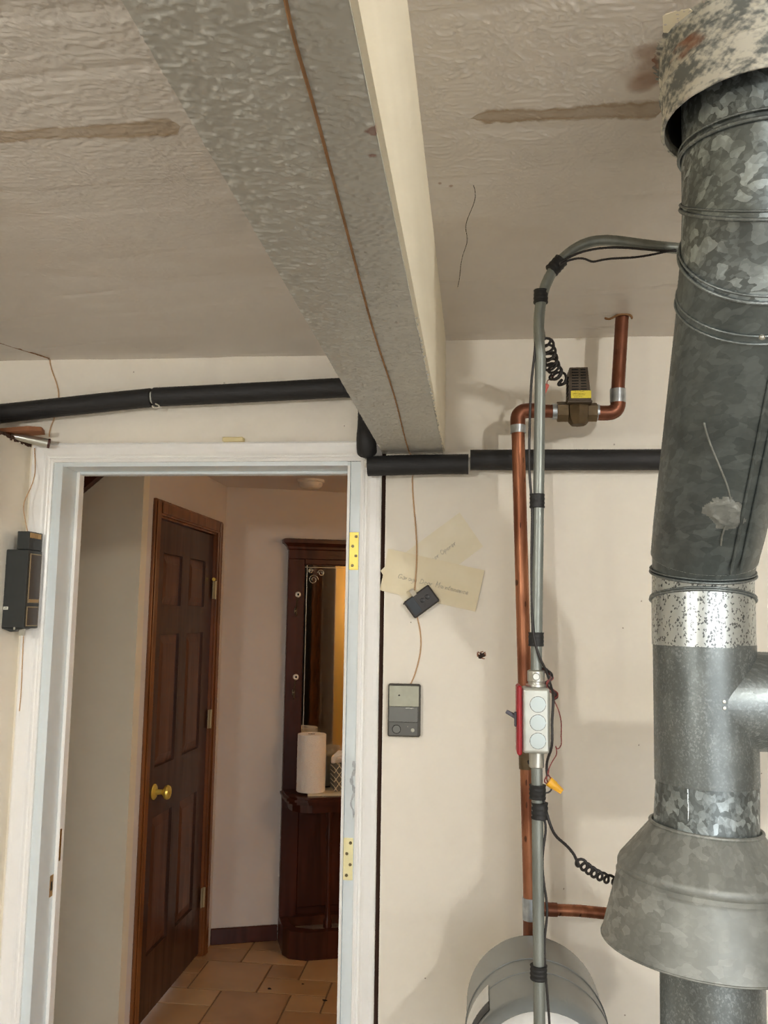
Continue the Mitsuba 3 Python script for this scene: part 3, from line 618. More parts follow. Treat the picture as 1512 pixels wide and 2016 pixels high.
# ================================================================== PIPES AND METAL IN THE GARAGE
# ---- vent pipe (flue)
XF, YF, RF, RU = 0.4185, -0.74, 0.0905, 0.0965
def tilt_ring(c, deg, r, n=64, lean=0.0):
    """A ring about c, r its radius; deg: how far its upper normal leans towards the camera (-y), lean: towards +x."""
    t, l = math.radians(deg), math.radians(lean)
    a = np.array([math.cos(l), 0, -math.sin(l)]); nrm = np.array([math.sin(l), -math.sin(t), math.cos(t)]); b = np.cross(nrm / np.linalg.norm(nrm), a)
    th = np.arange(n) * 2 * PI / n
    return np.asarray(c, float) + r * (np.cos(th)[:, None] * a + np.sin(th)[:, None] * b)
def skin(rings):
    n = len(rings[0]); v = np.vstack(rings); f = []
    for k in range(len(rings) - 1):
        i = np.arange(n); a, b = k * n + i, k * n + (i + 1) % n
        f.append(np.vstack([np.stack([a, b, b + n], 1), np.stack([a, b + n, a + n], 1)]))
    return trimesh.Trimesh(v, np.vstack(f), process=False)
def bead(ring, r=0.0022):
    p = np.vstack([ring, ring[:2]]); return tube(p, r, 8, caps=False)
def sect(*rs, th=0.0012, axis_in=None):
    """A sheet metal piece through the rings, with its inner skin so that it has thickness."""
    cs = [r.mean(0) for r in rs]
    inner = [c + (r - c) * (1 - th / np.linalg.norm(r[0] - c)) for r, c in zip(rs, cs)]
    return skin(list(rs) + inner[::-1] + [rs[0]])
vp = thing('vent_pipe', 'galvanized sheet-metal vent pipe that rises with two elbows to the ceiling', 'vent pipe')
TILT = 3.2
R_ = lambda x, y, z, deg, r, lean=0.0: tilt_ring((x, y, z), deg, r, 64, lean)
# tee, straight part
tee_r = RF + 0.0005
body = trimesh.creation.cylinder(tee_r, 0.250, sections=72); body.apply_translation([XF, YF, 1.4425])
br = trimesh.creation.cylinder(0.0897, 0.9, sections=72); br = rotm(br, 90, [0, 1, 0]); br.apply_translation([XF + 0.45, YF, 1.4645])
brc = man(br) - man(trimesh.creation.cylinder(tee_r - .0004, 2.0, sections=72).apply_translation([XF, YF, 1.435]))
body = rotm(body, 0.6, [0, 1, 0], (XF, YF, 1.435))
part(vp, 'tee', body, 'galvanized_tee', 40)
part(vp, 'branch', tri(brc), 'galvanized_tee', 40, label='side branch of the tee')
for dz in (-.0055, .0055):
    part(vp, 'rivet', lathe([[0, 0], [.0035, 0], [.003, .0018], [0, .0024]], (XF + .010, YF - .0905, 1.4645 + dz), 12, '-y'), 'zinc', 40)
# short neck below the tee
nk = rotm(skin([R_(XF, YF, 1.325, 0, RF - .0015), R_(XF, YF, 1.243, 0, RF + .0005), R_(XF, YF, 1.238, 0, RF + .003)]), TILT, [0, 1, 0], (XF, YF, 1.325))
part(vp, 'neck', nk, 'galvanized_flake', 40)
sm_ = box(XF - .052 - .0010, XF - .052 + .0010, YF - RF * .84, YF - RF * .80, 1.245, 1.317)
part(vp, 'seam', rotm(sm_, 0, [0, 1, 0]), 'galvanized_bright')
# bright band and lower elbow
part(vp, 'band', sect(R_(XF, YF, 1.563, 0, RF + .001, .8), R_(XF + .001, YF, 1.648, -10, RF + .001, 2.5)), 'galvanized_bright', 40, label='bright speckled band below the elbow')
part(vp, 'seam_bead', join(bead(R_(XF + .001, YF, 1.648, -10, RF + .003, 2.5), .0026), bead(R_(XF + .001, YF, 1.652, -10, RF + .003, 2.5), .0018)), 'galvanized_tee', True)
part(vp, 'elbow_gore', sect(R_(XF + .001, YF, 1.650, -10, RF, 2.5), R_(XF + .001, YF - .006, 1.698, 14, RF)), 'galvanized_bright', 40)
part(vp, 'seam_bead', join(bead(R_(XF + .001, YF - .006, 1.698, 14, RF + .003), .0026), bead(R_(XF + .001, YF - .006, 1.704, 14, RF + .003), .0018)), 'galvanized_tee', True)
part(vp, 'elbow_gore', sect(R_(XF + .001, YF - .007, 1.700, 14, RF), R_(XF, YF - .024, 1.728, 25, RF + .0015)), 'galvanized_dark', 40)
part(vp, 'seam_bead', bead(R_(XF, YF - .024, 1.729, 25, RF + .002), .0022), 'galvanized_bright', True)
# slanted length
SA, SB = np.array([XF - .001, YF - .026, 1.728]), np.array([.392, -1.145, 2.068])
part(vp, 'slanted_pipe', sect(R_(*SA, 25, RF + .0035), R_(*(SA + (SB - SA) * .15), 44, RU - .001), R_(*SB, 50, RU)), 'galvanized_dark', 40, label='dark slanted length of the pipe')
dS = (SB - SA) / np.linalg.norm(SB - SA); fr = np.cross(dS, [1, 0, 0]); fr /= np.linalg.norm(fr)
if fr[1] > 0: fr = -fr
for off in (0.012, 0.030):
    th = off / RU + 0.10
    dirv = math.cos(th) * fr + math.sin(th) * np.array([1.0, 0, 0])
    p0, p1 = SA + dS * .05 + dirv * (RU + .001), SB + dirv * (RU + .001)
    part(vp, 'lock_seam', tube([p0, (p0 + p1) / 2, p1], .0028, 8), 'galvanized_dark', True)
# crumpled foil patch on the slanted pipe
qc = SA + dS * 0.19
gN = 30; gv = []; gm = np.zeros((gN, gN), bool)
for i in range(gN):
    for j in range(gN):
        x_, y_ = (i / (gN - 1) - .5) * .074, (j / (gN - 1) - .5) * .084
        nz = meshkit.fbm(np.array([x_ * 70 + 3, y_ * 70, 1.0]), 3); r_ = math.hypot(x_ / .030, y_ / .034) + .9 * (meshkit.fbm(np.array([x_ * 45, y_ * 45 + 7, 4.0]), 3) - .5)
        gm[i, j] = r_ < 1; th = x_ / RU - .06; edge = min(1.0, max(0.0, (1 - r_) * 3)); rimh = math.exp(-((r_ - .72) / .18) ** 2)
        dirv = math.cos(th) * fr + math.sin(th) * np.array([1.0, 0, 0]); gv.append(qc + dS * y_ + dirv * (RU - .0006 + edge * (.0012 + .0018 * nz) + .0026 * rimh * nz))
gf = [[i * gN + j, (i + 1) * gN + j, (i + 1) * gN + j + 1, i * gN + j + 1] for i in range(gN - 1) for j in range(gN - 1) if gm[i:i + 2, j:j + 2].any()]
gf = np.array(gf); gf = np.vstack([gf[:, [0, 1, 2]], gf[:, [0, 2, 3]]])
part(vp, 'sealant_patch', trimesh.Trimesh(gv, gf, process=False), 'galvanized_hood', False, label='crumpled grey sealant patch')
scr = []
for t_, s_ in ((-.62, .36), (-.45, .32), (-.25, .28), (-.08, .24), (.0, .20), (-.02, .17), (-.04, .12)):
    dirv = math.cos(t_) * fr + math.sin(t_) * np.array([1.0, 0, 0]); scr.append(SA + dS * s_ + dirv * (RU + .0004))
part(vp, 'scratch', tube(spline(scr, 6), .0017, 8), 'galvanized_hood', True)
# upper elbow
C1, C2, C3, C4 = (.392, -1.145, 2.068), (.388, -1.200, 2.117), (.384, -1.238, 2.175), (.381, -1.255, 2.250)
part(vp, 'elbow_gore', sect(R_(*C1, 50, RU + .002), R_(*C2, 56, RU + .002)), 'galvanized_dark', 40)
part(vp, 'seam_bead', join(bead(R_(*C1, 50, RU + .003), .0018), bead(R_(C1[0], C1[1] - .010, C1[2] + .008, 50, RU + .003), .0018)), 'galvanized_tee', True)
part(vp, 'elbow_gore', sect(R_(*C2, 56, RU + .0025), R_(*C3, 33, RU + .0025)), 'galvanized_flake', 40)
part(vp, 'seam_bead', join(bead(R_(*C2, 56, RU + .005), .0028), bead(R_(C2[0], C2[1] - .004, C2[2] + .007, 55, RU + .005), .0018)), 'galvanized_tee', True)
part(vp, 'elbow_gore', sect(R_(*C3, 33, RU + .003), R_(*C4, 5, RU + .002)), 'galvanized_flake', 40)
part(vp, 'seam_bead', join(bead(R_(*C3, 33, RU + .005), .0028), bead(R_(C3[0], C3[1], C3[2] + .008, 31, RU + .005), .0018)), 'galvanized_tee', True)
part(vp, 'elbow_gore', sect(R_(*C4, 5, RU + .001), R_(.380, -1.26, 2.335, 0, RU), R_(.380, -1.26, 2.403, 0, RU)), 'galvanized_flake', 40)
part(vp, 'seam_bead', join(bead(R_(*C4, 5, RU + .005), .0030), bead(R_(C4[0], C4[1], C4[2] + .010, 4, RU + .005), .0018)), 'galvanized_tee', True)
for px, py, yy in ((1500, 664, -1.235), (1347, 388, -1.2), (1352, 472, -1.2)):
    q = at_y(px, py, yy); part(vp, 'screw', trimesh.creation.icosphere(subdivisions=2, radius=.0042).apply_translation(q), 'zinc', True)
# draft hood, leaning a little to the right
def ring_h(z, r): return R_(XF, YF, z, 0, r)
hood = skin([ring_h(1.2395, RF + .004), ring_h(1.235, RF + .009), ring_h(1.171, .1495), ring_h(1.164, .1525), ring_h(1.157, .1525), ring_h(1.153, .1505), ring_h(1.146, .1545), ring_h(1.139, .1535), ring_h(1.038, .1745), ring_h(1.032, .176), ring_h(1.0305, .174), ring_h(1.037, .171), ring_h(1.14, .150), ring_h(1.228, RF + .006)])
dh = part(vp, 'draft_hood', rotm(hood, TILT, [0, 1, 0], (XF, YF, 1.325)), 'galvanized_hood', 30, label='wide cone-shaped draft hood')
for g_, w_ in ((ring_h(1.2395, RF + .006), .0036), (ring_h(1.032, .1755), .0020)): part(dh, 'rim', rotm(bead(g_, w_), TILT, [0, 1, 0], (XF, YF, 1.325)), 'galvanized_hood', True)
part(vp, 'lower_pipe', rotm(skin([ring_h(1.10, RF - .002), ring_h(GF + .6, RF - .002)]), 0.9, [0, 1, 0], (XF, YF, 1.10)), 'galvanized_tee', 40)
# boiler that carries the pipe (below the picture)
bl = thing('boiler', 'grey boiler cabinet under the vent pipe', 'boiler')
part(bl, 'cabinet', box(.15, .80, -1.06, -.45, GF, GF + .595, .012), 'tank_grey'); part(bl, 'door', box(.18, .77, -1.068, -1.0605, GF + .08, GF + .52, .003), 'console_mid')
# ceiling collar
cl = thing('ceiling_collar', 'rust-spotted whitish metal collar where the vent pipe enters the ceiling', 'collar')
CX, CY, CR = .381, -1.262, .1248
prof = [(CR - .003, 2.270), (CR, 2.2695), (CR + .0015, 2.274), (CR - .001, 2.282), (CR, 2.325), (CR + .003, 2.330), (CR + .0, 2.336), (CR - .001, 2.362), (CR + .002, 2.366), (CR, 2.372), (CR + .002, 2.398), (CR + .02, 2.4036)]
prof = [(r, 2.404 - (2.404 - z) * .85) for r, z in prof]; rings = []
for r_, z_ in prof + [(CR - .004, 2.40), (CR - .0045, 2.294), (CR - .003, 2.290)]:
    g = R_(CX, CY, z_, 0, r_); rings.append(g)
w_ = meshkit.fbm(np.vstack(rings) * 26, 3).reshape(len(rings), -1)
rings = [g + (g - g.mean(0)) * (w_[i] - .5)[:, None] * .045 for i, g in enumerate(rings)]; rings[-1] = rings[0]
part(cl, 'sleeve', skin(rings), 'collar_metal', 50)
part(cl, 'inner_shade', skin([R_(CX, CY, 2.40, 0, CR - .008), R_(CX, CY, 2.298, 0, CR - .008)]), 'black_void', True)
def flake(cx, cy, z, pts, th): 
    m = prism(pts, th); m.apply_translation([cx, cy, z]); return m
q = at_z(1332, 42, ZR)
part(cl, 'torn_ceiling_paper', flake(q[0], q[1], ZR - .004, [(-.022, -.018), (-.014, .016), (.004, .02), (.018, .004), (.03, -.012), (.01, -.028), (-.006, -.026)], .0038), 'paper', label='torn white ceiling paper by the collar')

# ---- insulated pipe along the wall
ip = thing('insulated_pipe', 'pipe in black foam insulation running along the back wall above the doorway', 'pipe')
YI, RI = -.046, .0282
def sleeve(pts, r=RI, seed=0):
    p = spline(pts, 10); t, a, b = frames(p); n = 24
    rr = r * (1 + .05 * (meshkit.fbm(p * 9 + seed, 2) - .5))
    m = tube(p, rr, n); cap0, cap1 = p[0] - t[0] * .0005, p[-1] + t[-1] * .0005
    return m
a0, a1 = at_y(-250, 838, YI), at_y(298, 783, YI)
part(ip, 'sleeve', sleeve([a0, at_y(60, 808, YI), at_y(180, 795, YI), a1]), 'foam_black', 40)
b0, b1 = at_y(304, 782, YI), at_y(678, 763, YI)
part(ip, 'sleeve', sleeve([b0, at_y(430, 776, YI), b1]), 'foam_black', 40)
xv = -0.3085
vt, vb = np.array([xv, YI, b1[2] - .012]), np.array([xv, YI - .004, 2.048])
part(ip, 'sleeve', join(sleeve(fillet([b1 + [.004, 0, 0], [xv, YI, b1[2]], [xv, YI - .002, 2.15], [xv, YI - .004, 2.068]], .03))), 'foam_black', 40)
c0, c1 = at_y(724, 918, YI - .004), at_y(922, 914, YI - .004)
part(ip, 'sleeve', sleeve([c0, at_y(820, 915, YI - .004), c1], RI * 1.0), 'foam_black', 40)
e0, e1 = at_y(926, 905.5, YI + .004), np.array([1.9, YI + .004, 2.055])
part(ip, 'sleeve', sleeve([e0, at_y(1100, 905.5, YI + .004), at_y(1290, 905, YI + .004), e1], RI * 1.02), 'foam_black', 40)
part(ip, 'inner_pipe', join(tube([a0, a1 + [.02, 0, 0]], .016, 16), tube([b0 - [.012, 0, 0], b1], .016, 16)), 'pipe_white', 40)
part(ip, 'end_tie', tube(spline([at_y(300, 799, -.075), at_y(306, 803, -.06), at_y(312, 802, -.05), at_y(306, 795, -.07)], 6), .0022, 8), 'pipe_white', True)
part(ip, 'inner_pipe', tube([c0 - [.008, 0, -.010], c1 + [.012, 0, .004]], .014, 16), 'pipe_white', 40)

# ---- copper pipe with the zone valve
cp = thing('copper_pipe', 'copper water pipe from the ceiling through the zone valve and down the wall', 'pipe')
YC, RC = -.17, .0172
top = at_y(1225, 628, YC); top[2] = ZR - .0005
lowx = at_y(1217, 815, YC); zv = at_y(1130, 812, YC)[2]
pT = np.array([lowx[0] + .001, YC, zv - .003])
lr = at_y(1018, 805, YC); pL = np.array([lr[0] + .001, YC, zv + .006])
bot = at_y(1046, 1838, YC); teez = at_y(1046, 1789, YC)[2]
def lerp(a, b, k): return np.asarray(a) + (np.asarray(b) - np.asarray(a)) * k
va, vb_ = zv + .0, .262
part(cp, 'riser_top', tube(fillet([top, [lowx[0], YC, zv + .055]], .02), RC, 28), 'copper_aged', 40)
part(cp, 'elbow', tube(fillet([[lowx[0], YC, zv + .062], pT, [lowx[0] - .062, YC, zv - .002]], .042, 12), RC * 1.13, 28), 'copper_aged', 40)
part(cp, 'solder_joint', tube([[lowx[0] - .0002, YC, zv + .024], [lowx[0], YC, zv + .06]], RC * 1.17, 28), 'solder', 40)
part(cp, 'horizontal_run', tube([[lowx[0] - .04, YC, zv - .001], [.29, YC, zv]], RC, 28), 'copper_aged', 40)
part(cp, 'solder_joint', tube([[lowx[0] - .052, YC, zv - .0015], [lowx[0] - .0615, YC, zv - .0015]], RC * 1.18, 28), 'solder', 40)
part(cp, 'horizontal_run', tube([[.215, YC, zv + .003], [pL[0] + .03, YC, pL[2]]], RC, 28), 'copper_aged', 40)
part(cp, 'elbow', tube(fillet([[pL[0] + .055, YC, pL[2]], pL, lerp(pL, bot, .045)], .042, 12), RC * 1.14, 28), 'copper_aged', 40)
part(cp, 'solder_joint', tube([lerp(pL, bot, .030), lerp(pL, bot, .046)], RC * 1.17, 28), 'solder', 40)
part(cp, 'riser', tube([lerp(pL, bot, .02), lerp(pL, bot, .3), lerp(pL, bot, .62), bot], RC, 28), 'copper', 40)
part(cp, 'coupling', tube([lerp(pL, bot, .658), lerp(pL, bot, .70)], RC * 1.14, 28), 'brass_dull', 40)
part(cp, 'air_vent', disc_y(*(lerp(pL, bot, .685) + [.008, -RC * 1.1, 0]), .007, .006), 'slot_black', 40)
part(cp, 'coupling', tube([lerp(pL, bot, .935), lerp(pL, bot, .975)], RC * 1.16, 28), 'solder', 40)
teep = lerp(pL, bot, .962); teep[2] = teez
part(cp, 'branch', tube([teep, at_y(1140, 1793, YC), at_y(1210, 1800, YC), np.array([.62, YC, at_y(1210, 1800, YC)[2] - .02])], RC * .80, 24), 'copper', 40)
part(cp, 'coupling', tube([lerp(teep, at_y(1140, 1793, YC), .0), lerp(teep, at_y(1140, 1793, YC), .55)], RC * .94, 24), 'copper_aged', 40)
part(cp, 'tank_stub', tube(fillet([lerp(pL, bot, .965), [bot[0], YC, .735], [bot[0] + .0005, -.2005, .735]], .012), RC * 1.10, 24), 'copper_aged', 40)
part(cp, 'escutcheon', join(tube(spline([top + [-.045, -.004, -.006], top + [-.03, -.012, -.010], top + [-.014, -.02, -.004], top + [.012, -.021, -.004], top + [.024, -.004, -.008]], 6), .003, 8)), 'wire_brown', True, label='bent brown wire hanger at the ceiling')
zvt = thing('zone_valve', 'bronze zone valve with slotted brown cover and yellow label on the copper pipe', 'valve')
vx = at_y(1138, 815, YC)[0]
def hexbody(x0, x1, r, z): 
    m = trimesh.creation.cylinder(r, x1 - x0, sections=6); m = rotm(m, 90, [0, 1, 0]); m.apply_translation([(x0 + x1) / 2, YC, z]); return m
part(zvt, 'body', join(lathe([[0, -.030], [.020, -.030], [.026, -.022], [.032, -.008], [.034, .008], [.033, .022], [.030, .044], [0, .044]], (vx, YC, zv - .004), 8)), 'brass_dull', 20)
part(zvt, 'union_nut', hexbody(vx - .054, vx - .026, .027, zv + .002), 'brass_dull')
part(zvt, 'union_nut', hexbody(vx + .024, vx + .048, .025, zv), 'brass_dull')
part(zvt, 'solder_ring', tube([[vx - .066, YC, zv + .003], [vx - .054, YC, zv + .003]], .0205, 24), 'solder', 40)
part(zvt, 'solder_ring', tube([[vx + .048, YC, zv], [vx + .054, YC, zv]], .0205, 24), 'solder', 40)
hx0, hx1 = at_y(1121, 750, YC - .04)[0], at_y(1162, 750, YC - .04)[0]
hz0, hz1 = at_y(1140, 789, YC - .04)[2], at_y(1140, 723, YC - .04)[2]
hy0, hy1 = YC - .043, YC + .040
cov = np.array([[hx0 - .002, hy0, hz0], [hx1 + .002, hy0, hz0], [hx0 - .002, hy1, hz0], [hx1 + .002, hy1, hz0], [hx0 + .001, hy0 + .004, hz1], [hx1 - .006, hy0 + .004, hz1], [hx0 + .001, hy1 - .004, hz1], [hx1 - .006, hy1 - .004, hz1]])
cvr = part(zvt, 'cover', trimesh.convex.convex_hull(cov), 'valve_box', label='brown slotted metal cover')
part(zvt, 'base_plate', box(hx0 - .006, hx1 + .004, hy0 - .003, hy1 + .003, hz0 - .006, hz0 + .0, .001), 'valve_box')
for i in range(8):
    z = hz0 + .030 + i * .0075; k = (z - hz0) / (hz1 - hz0)
    yk = hy0 + .004 * k
    for x0_, x1_ in ((hx0 + .006, hx0 + .023), (hx1 - .024, hx1 - .008 - .004 * k)):
        part(cvr, 'slot', box(x0_, x1_, yk - .0007, yk + .002, z - .0014, z + .0014), 'slot_black')
for i in range(6):
    z = hz0 + .012 + i * .011
    part(cvr, 'slot', box(hx0 - .0028, hx0 + .001, hy0 + .02, hy1 - .02, z - .0015, z + .0015), 'slot_black')
lb = part(zvt, 'label', box(hx0 + .003, hx1 + .0015, hy0 - .0012, hy0 + .001, hz0 + .006, hz0 + .026, .0004), 'label_yellow', label='yellow warning label')
for i, (a, b) in enumerate(((.012, .036), (.007, .040), (.007, .038), (.010, .034))):
    part(lb, 'print_line', box(hx0 + a, hx0 + b, hy0 - .0016, hy0 - .001, hz0 + .0225 - i * .0045, hz0 + .0232 - i * .0045), 'ink_brown')

# ---- electrical conduit with tape, switch box and wires
cd = thing('electrical_conduit', 'grey metal conduit bound with black tape, bent over below the ceiling', 'conduit')
YD, RD = -.90, .0096
cpts = [at_y(1332, 489, YD), at_y(1240, 478, YD), at_y(1165, 476, YD), at_y(1095, 524, YD), at_y(1066, 590, YD), at_y(1064, 700, YD)]
zb0, zb1 = at_y(1055, 1480, YD)[2], at_y(1055, 1352, YD)[2]
xc = at_y(1056, 1420, YD)[0]
up_ = np.vstack([spline([[.62, YD, cpts[0][2] - .01]] + cpts, 10), at_y(1060, 1000, YD)[None], at_y(1056, 1300, YD)[None]])
part(cd, 'tube', tube(np.vstack([up_, [[xc, YD, zb1 - .002]]]), RD, 24), 'emt', 40)
dn = [[xc, YD, zb0 + .002], at_y(1058, 1600, YD), at_y(1060, 1800, YD), at_y(1062, 2010, YD), [xc + .004, YD, .55], [xc + .02, YD, GF + .02]]
part(cd, 'tube', tube(spline(dn, 6), RD, 24), 'emt', 40)
ut = np.array(up_)
def tape(pa, pb, r, wob=0.0):
    p = spline([pa, lerp(pa, pb, .5), pb], 5); rr = r * (1 + .05 * np.sin(np.arange(len(p)) * 2.1)); part(cd, 'tape_band', tube(p, rr, 20), 'tape', 40)
tape(at_y(1085, 534, YD), at_y(1105, 512, YD), RD * 1.36)
tape(at_y(1066, 597, YD) - [.0015, 0, 0], at_y(1066, 572, YD) - [.001, 0, 0], RD * 1.32)
for y0_, y1_, xx in ((1000, 973, 1057), (1272, 1245, 1055), (1573, 1545, 1058), (1612, 1580, 1062), (1928, 1900, 1060)):
    tape(at_y(xx + .5, y0_, YD), at_y(xx + .5, y1_, YD), RD * (1.34 if y0_ < 1500 else 1.42))
part(cd, 'connector', join(lathe([[0, 0], [.0175, 0], [.0175, .004], [.0135, .0045], [.0135, .008], [.0150, .009], [.0150, .026], [.0125, .028], [0, .028]], (xc, YD, zb1 + .0005), 28)), 'zinc', 40)
part(cd, 'screw', disc_y(xc - .001, YD - .0145, zb1 + .018, .0062, .004), 'zinc', 40)
part(cd, 'connector', join(lathe([[0, 0], [.0128, 0], [.0128, -.024], [.0112, -.0255], [0, -.0255]], (xc, YD, zb0 - .0005), 28)), 'zinc', 40)
# switch box
sb = thing('switch_box', 'steel switch box with red cover plate and three round knockouts on the conduit', 'switch box')
bx0, bx1 = at_y(1028, 1420, YD - .024)[0], at_y(1083, 1420, YD - .024)[0]
part(sb, 'box', rounded(bx0, bx1, YD - .026, YD + .026, zb0, zb1, .0065), 'box_steel', 40)
for i, py in enumerate((1387, 1423, 1459)):
    q = at_y(1059, py, YD - .026)
    k_ = part(sb, 'knockout', disc_y(q[0], YD - .0258, q[2], .0128, .0009, 36), 'knockout', 40)
    part(k_, 'tie', box(q[0] + .0115, q[0] + .0145, YD - .0267, YD - .0255, q[2] - .001, q[2] + .001), 'knockout')
    th = np.linspace(.1, 2 * PI - .1, 40)
    part(k_, 'groove', tube(np.stack([q[0] + .0131 * np.cos(th), np.full(40, YD - .0258), q[2] + .0131 * np.sin(th)], 1), .0004, 6), 'console_edge', True)
cp_ = part(sb, 'cover_plate', box(bx0 - .0085, bx0 - .0005, YD - .0285, YD + .0285, zb0 - .003, zb1 + .003, .0025), 'red_paint', label='red emergency switch cover plate')
part(sb, 'toggle', join(box(bx0 - .0125, bx0 - .0084, YD - .013, YD - .003, (zb0 + zb1) / 2 - .012, (zb0 + zb1) / 2 + .012, .001), tube([[bx0 - .010, YD - .008, (zb0 + zb1) / 2 + .004], [bx0 - .026, YD - .008, (zb0 + zb1) / 2 + .0125]], [.0042, .0034], 10)), 'toggle_grey', 40, label='grey toggle lever')
# wires that run along the conduit
def wire(name, pts, r, m, label, cat='wire', yy=None, group=None, n=8):
    P = [at_y(a[0], a[1], a[2] if len(a) > 2 else yy) for a in pts]; return single(name, tube(spline(P, n), r, 8), m, label, cat, True, group)
yw = YD - .003
single('control_cable', join(*[tube(spline([at_y(a, b, c) for a, b, c in P], 8), r, 8) for P, r in (
    (((1332, 494, YD - .012), (1260, 490, YD - .012), (1190, 488, YD - .012), (1135, 500, YD - .012), (1100, 520, YD - .012)), .0022),
    (((1330, 492, YD - .010), (1290, 500, YD - .012), (1245, 507, YD - .012), (1180, 513, YD - .012), (1165, 515, YD - .012), (1155, 511, YD - .012), (1130, 510, YD - .012), (1100, 522, YD - .012)), .0020))]),
    'wire_black', 'two dark cables hanging below the bent top of the conduit', 'cable', True)
wire('black_cable', [(1058, 578, yw), (1056, 640, yw), (1052, 700, yw), (1047, 745, yw), (1044, 800, yw), (1042, 880, yw), (1043, 940, yw), (1047, 990, yw), (1047, 1060, yw), (1047, 1180, yw), (1050, 1245, yw - .008), (1056, 1275, yw - .01), (1066, 1302, yw - .01), (1077, 1325, yw), (1083, 1345, yw), (1089, 1370, yw - .02), (1087, 1420, yw - .025), (1086, 1470, yw - .025), (1077, 1500, yw), (1078, 1528, yw)], .0022, 'wire_black', 'black cable running down along the conduit from the upper tape to the yellow wire nut', 'cable')
rw = random.Random(12)
for k in range(6):
    P = [(1062 + rw.uniform(-2, 3), 1302 + 3 * k, yw), (1072 + rw.uniform(0, 8), 1318 + rw.uniform(-4, 8), yw + .006), (1086 + rw.uniform(-3, 3), 1330 + rw.uniform(-4, 10), yw), (1078 + rw.uniform(-4, 8), 1346 + rw.uniform(-4, 6), yw), (1090 + rw.uniform(-3, 2), 1362 + rw.uniform(-5, 5), yw + .004), (1088, 1378, yw - .01)]
    wire('thin_wire', P, .0012, 'wire_red' if k % 2 else 'wire_black', 'thin loose wire in the tangle at the upper right corner of the switch box', 'wire', group='tangled wires at the switch box')
wire('red_wire', [(1090, 1378, yw), (1100, 1400, yw), (1105, 1425, yw), (1105, 1455, yw), (1103, 1470, yw), (1097, 1474, yw), (1094, 1469, yw), (1096, 1480, yw), (1092, 1492, yw), (1083, 1508, yw), (1080, 1516, yw)], .0009, 'wire_red', 'thin dark red wire loop right of the switch box')
for k, (a, b) in enumerate((((1076, 1528), (1072, 1538)), ((1080, 1526), (1086, 1536)), ((1078, 1522), (1079, 1540)))):
    wire('thin_wire', [(1080, 1516, yw), (a[0], a[1], yw), (b[0], b[1], yw), (1084, 1542, yw)], .0011, 'wire_red', 'short red wire end twisted into the yellow wire nut', 'wire', group='wire ends in the yellow nut')
wn = thing('wire_nut', 'yellow wire nut hanging right of the conduit below the switch box', 'wire nut')
na, nb = at_y(1080, 1538, yw), at_y(1106, 1558, yw)
dnn = (nb - na) / np.linalg.norm(nb - na)
def cone(a, b, ra, rb, n=16): return tube([a, lerp(a, b, .5), b], [ra, (ra + rb) / 2, rb], n)
part(wn, 'shell', join(cone(na, lerp(na, nb, .45), .0082, .0075), cone(lerp(na, nb, .45), nb, .0066, .0048)), 'nut_yellow', 40)
pw = np.cross(dnn, [0, 1, 0])
for s_ in (-.005, 0, .005):
    part(wn, 'rib', tube([lerp(na, nb, .45) + pw * s_ + [0, -.0055, 0], nb + pw * s_ * .7 + [0, -.0040, 0]], .0011, 6), 'nut_yellow', True)
wire('black_lead', [(1073, 1560, yw), (1080, 1560, yw), (1086, 1552, yw), (1084, 1546, yw)], .0013, 'wire_black', 'short black lead between the conduit tape and the yellow wire nut')
wire('black_cable', [(1070, 1610, yw), (1074, 1640, yw), (1071, 1660, yw), (1068, 1700, yw), (1071, 1740, yw), (1076, 1775, yw), (1077, 1800, yw), (1073, 1840, yw), (1073, 1900, yw), (1076, 1940, yw), (1080, 1990, yw), (1083, 2040, yw)], .0020, 'wire_black', 'black cable running down beside the conduit below the yellow wire nut', 'cable')
# coiled cables
ca = [at_y(1070, 1575, yw), at_y(1076, 1600, yw), at_y(1088, 1635, yw), at_y(1104, 1655, YD + .02), at_y(1122, 1672, YD + .04), at_y(1136, 1693, YD + .05)]
cb = helix([at_y(1138, 1695, YD + .05), at_y(1160, 1712, YD + .12), at_y(1190, 1728, YD + .20), at_y(1232, 1738, YD + .27)], .0075, 7.5)
single('coiled_cable', tube(np.vstack([spline(ca, 8)[:-3], cb[3:]]), .0025, 9), 'wire_black', 'black cable from the conduit to the vent hood, coiled at its end', 'cable', True)
cz = [at_y(1072, 668, -.40), at_y(1083, 700, -.33), at_y(1093, 730, -.27), at_y(1106, 748, -.235)]
c2 = helix(cz, .0155, 6.2)
c3 = helix([at_y(1077, 695, -.35), at_y(1086, 720, -.30), at_y(1096, 742, -.26)], .0175, 2.6)
single('coiled_cable', join(tube(c2, .0032, 9), tube(c3, .0030, 9), tube(spline([at_y(1066, 640, YD + .03), at_y(1070, 655, -.6), cz[0]], 8), .003, 9), tube(spline([cz[-1], at_y(1100, 757, -.24), at_y(1108, 756, -.225), at_y(1116, 752, -.215)], 8), .0040, 9)), 'wire_black', 'thick black coiled cable hanging from the conduit to the zone valve', 'cable', True)
rn = thing('wire_nut', 'small red wire nut half hidden behind the conduit, left of the zone valve', 'wire nut')
ra_, rb_ = at_y(1077, 757, -.26), at_y(1070, 776, -.26)
part(rn, 'shell', cone(ra_, rb_, .0062, .0042), 'nut_red', 40)
wire('thin_wire', [(1077, 757, -.26), (1080, 748, -.26), (1088, 744, -.25), (1084, 735, -.25), (1081, 728, -.25), (1086, 724, -.25)], .0010, 'wire_red', 'thin wire looping from the red wire nut to the zone valve')

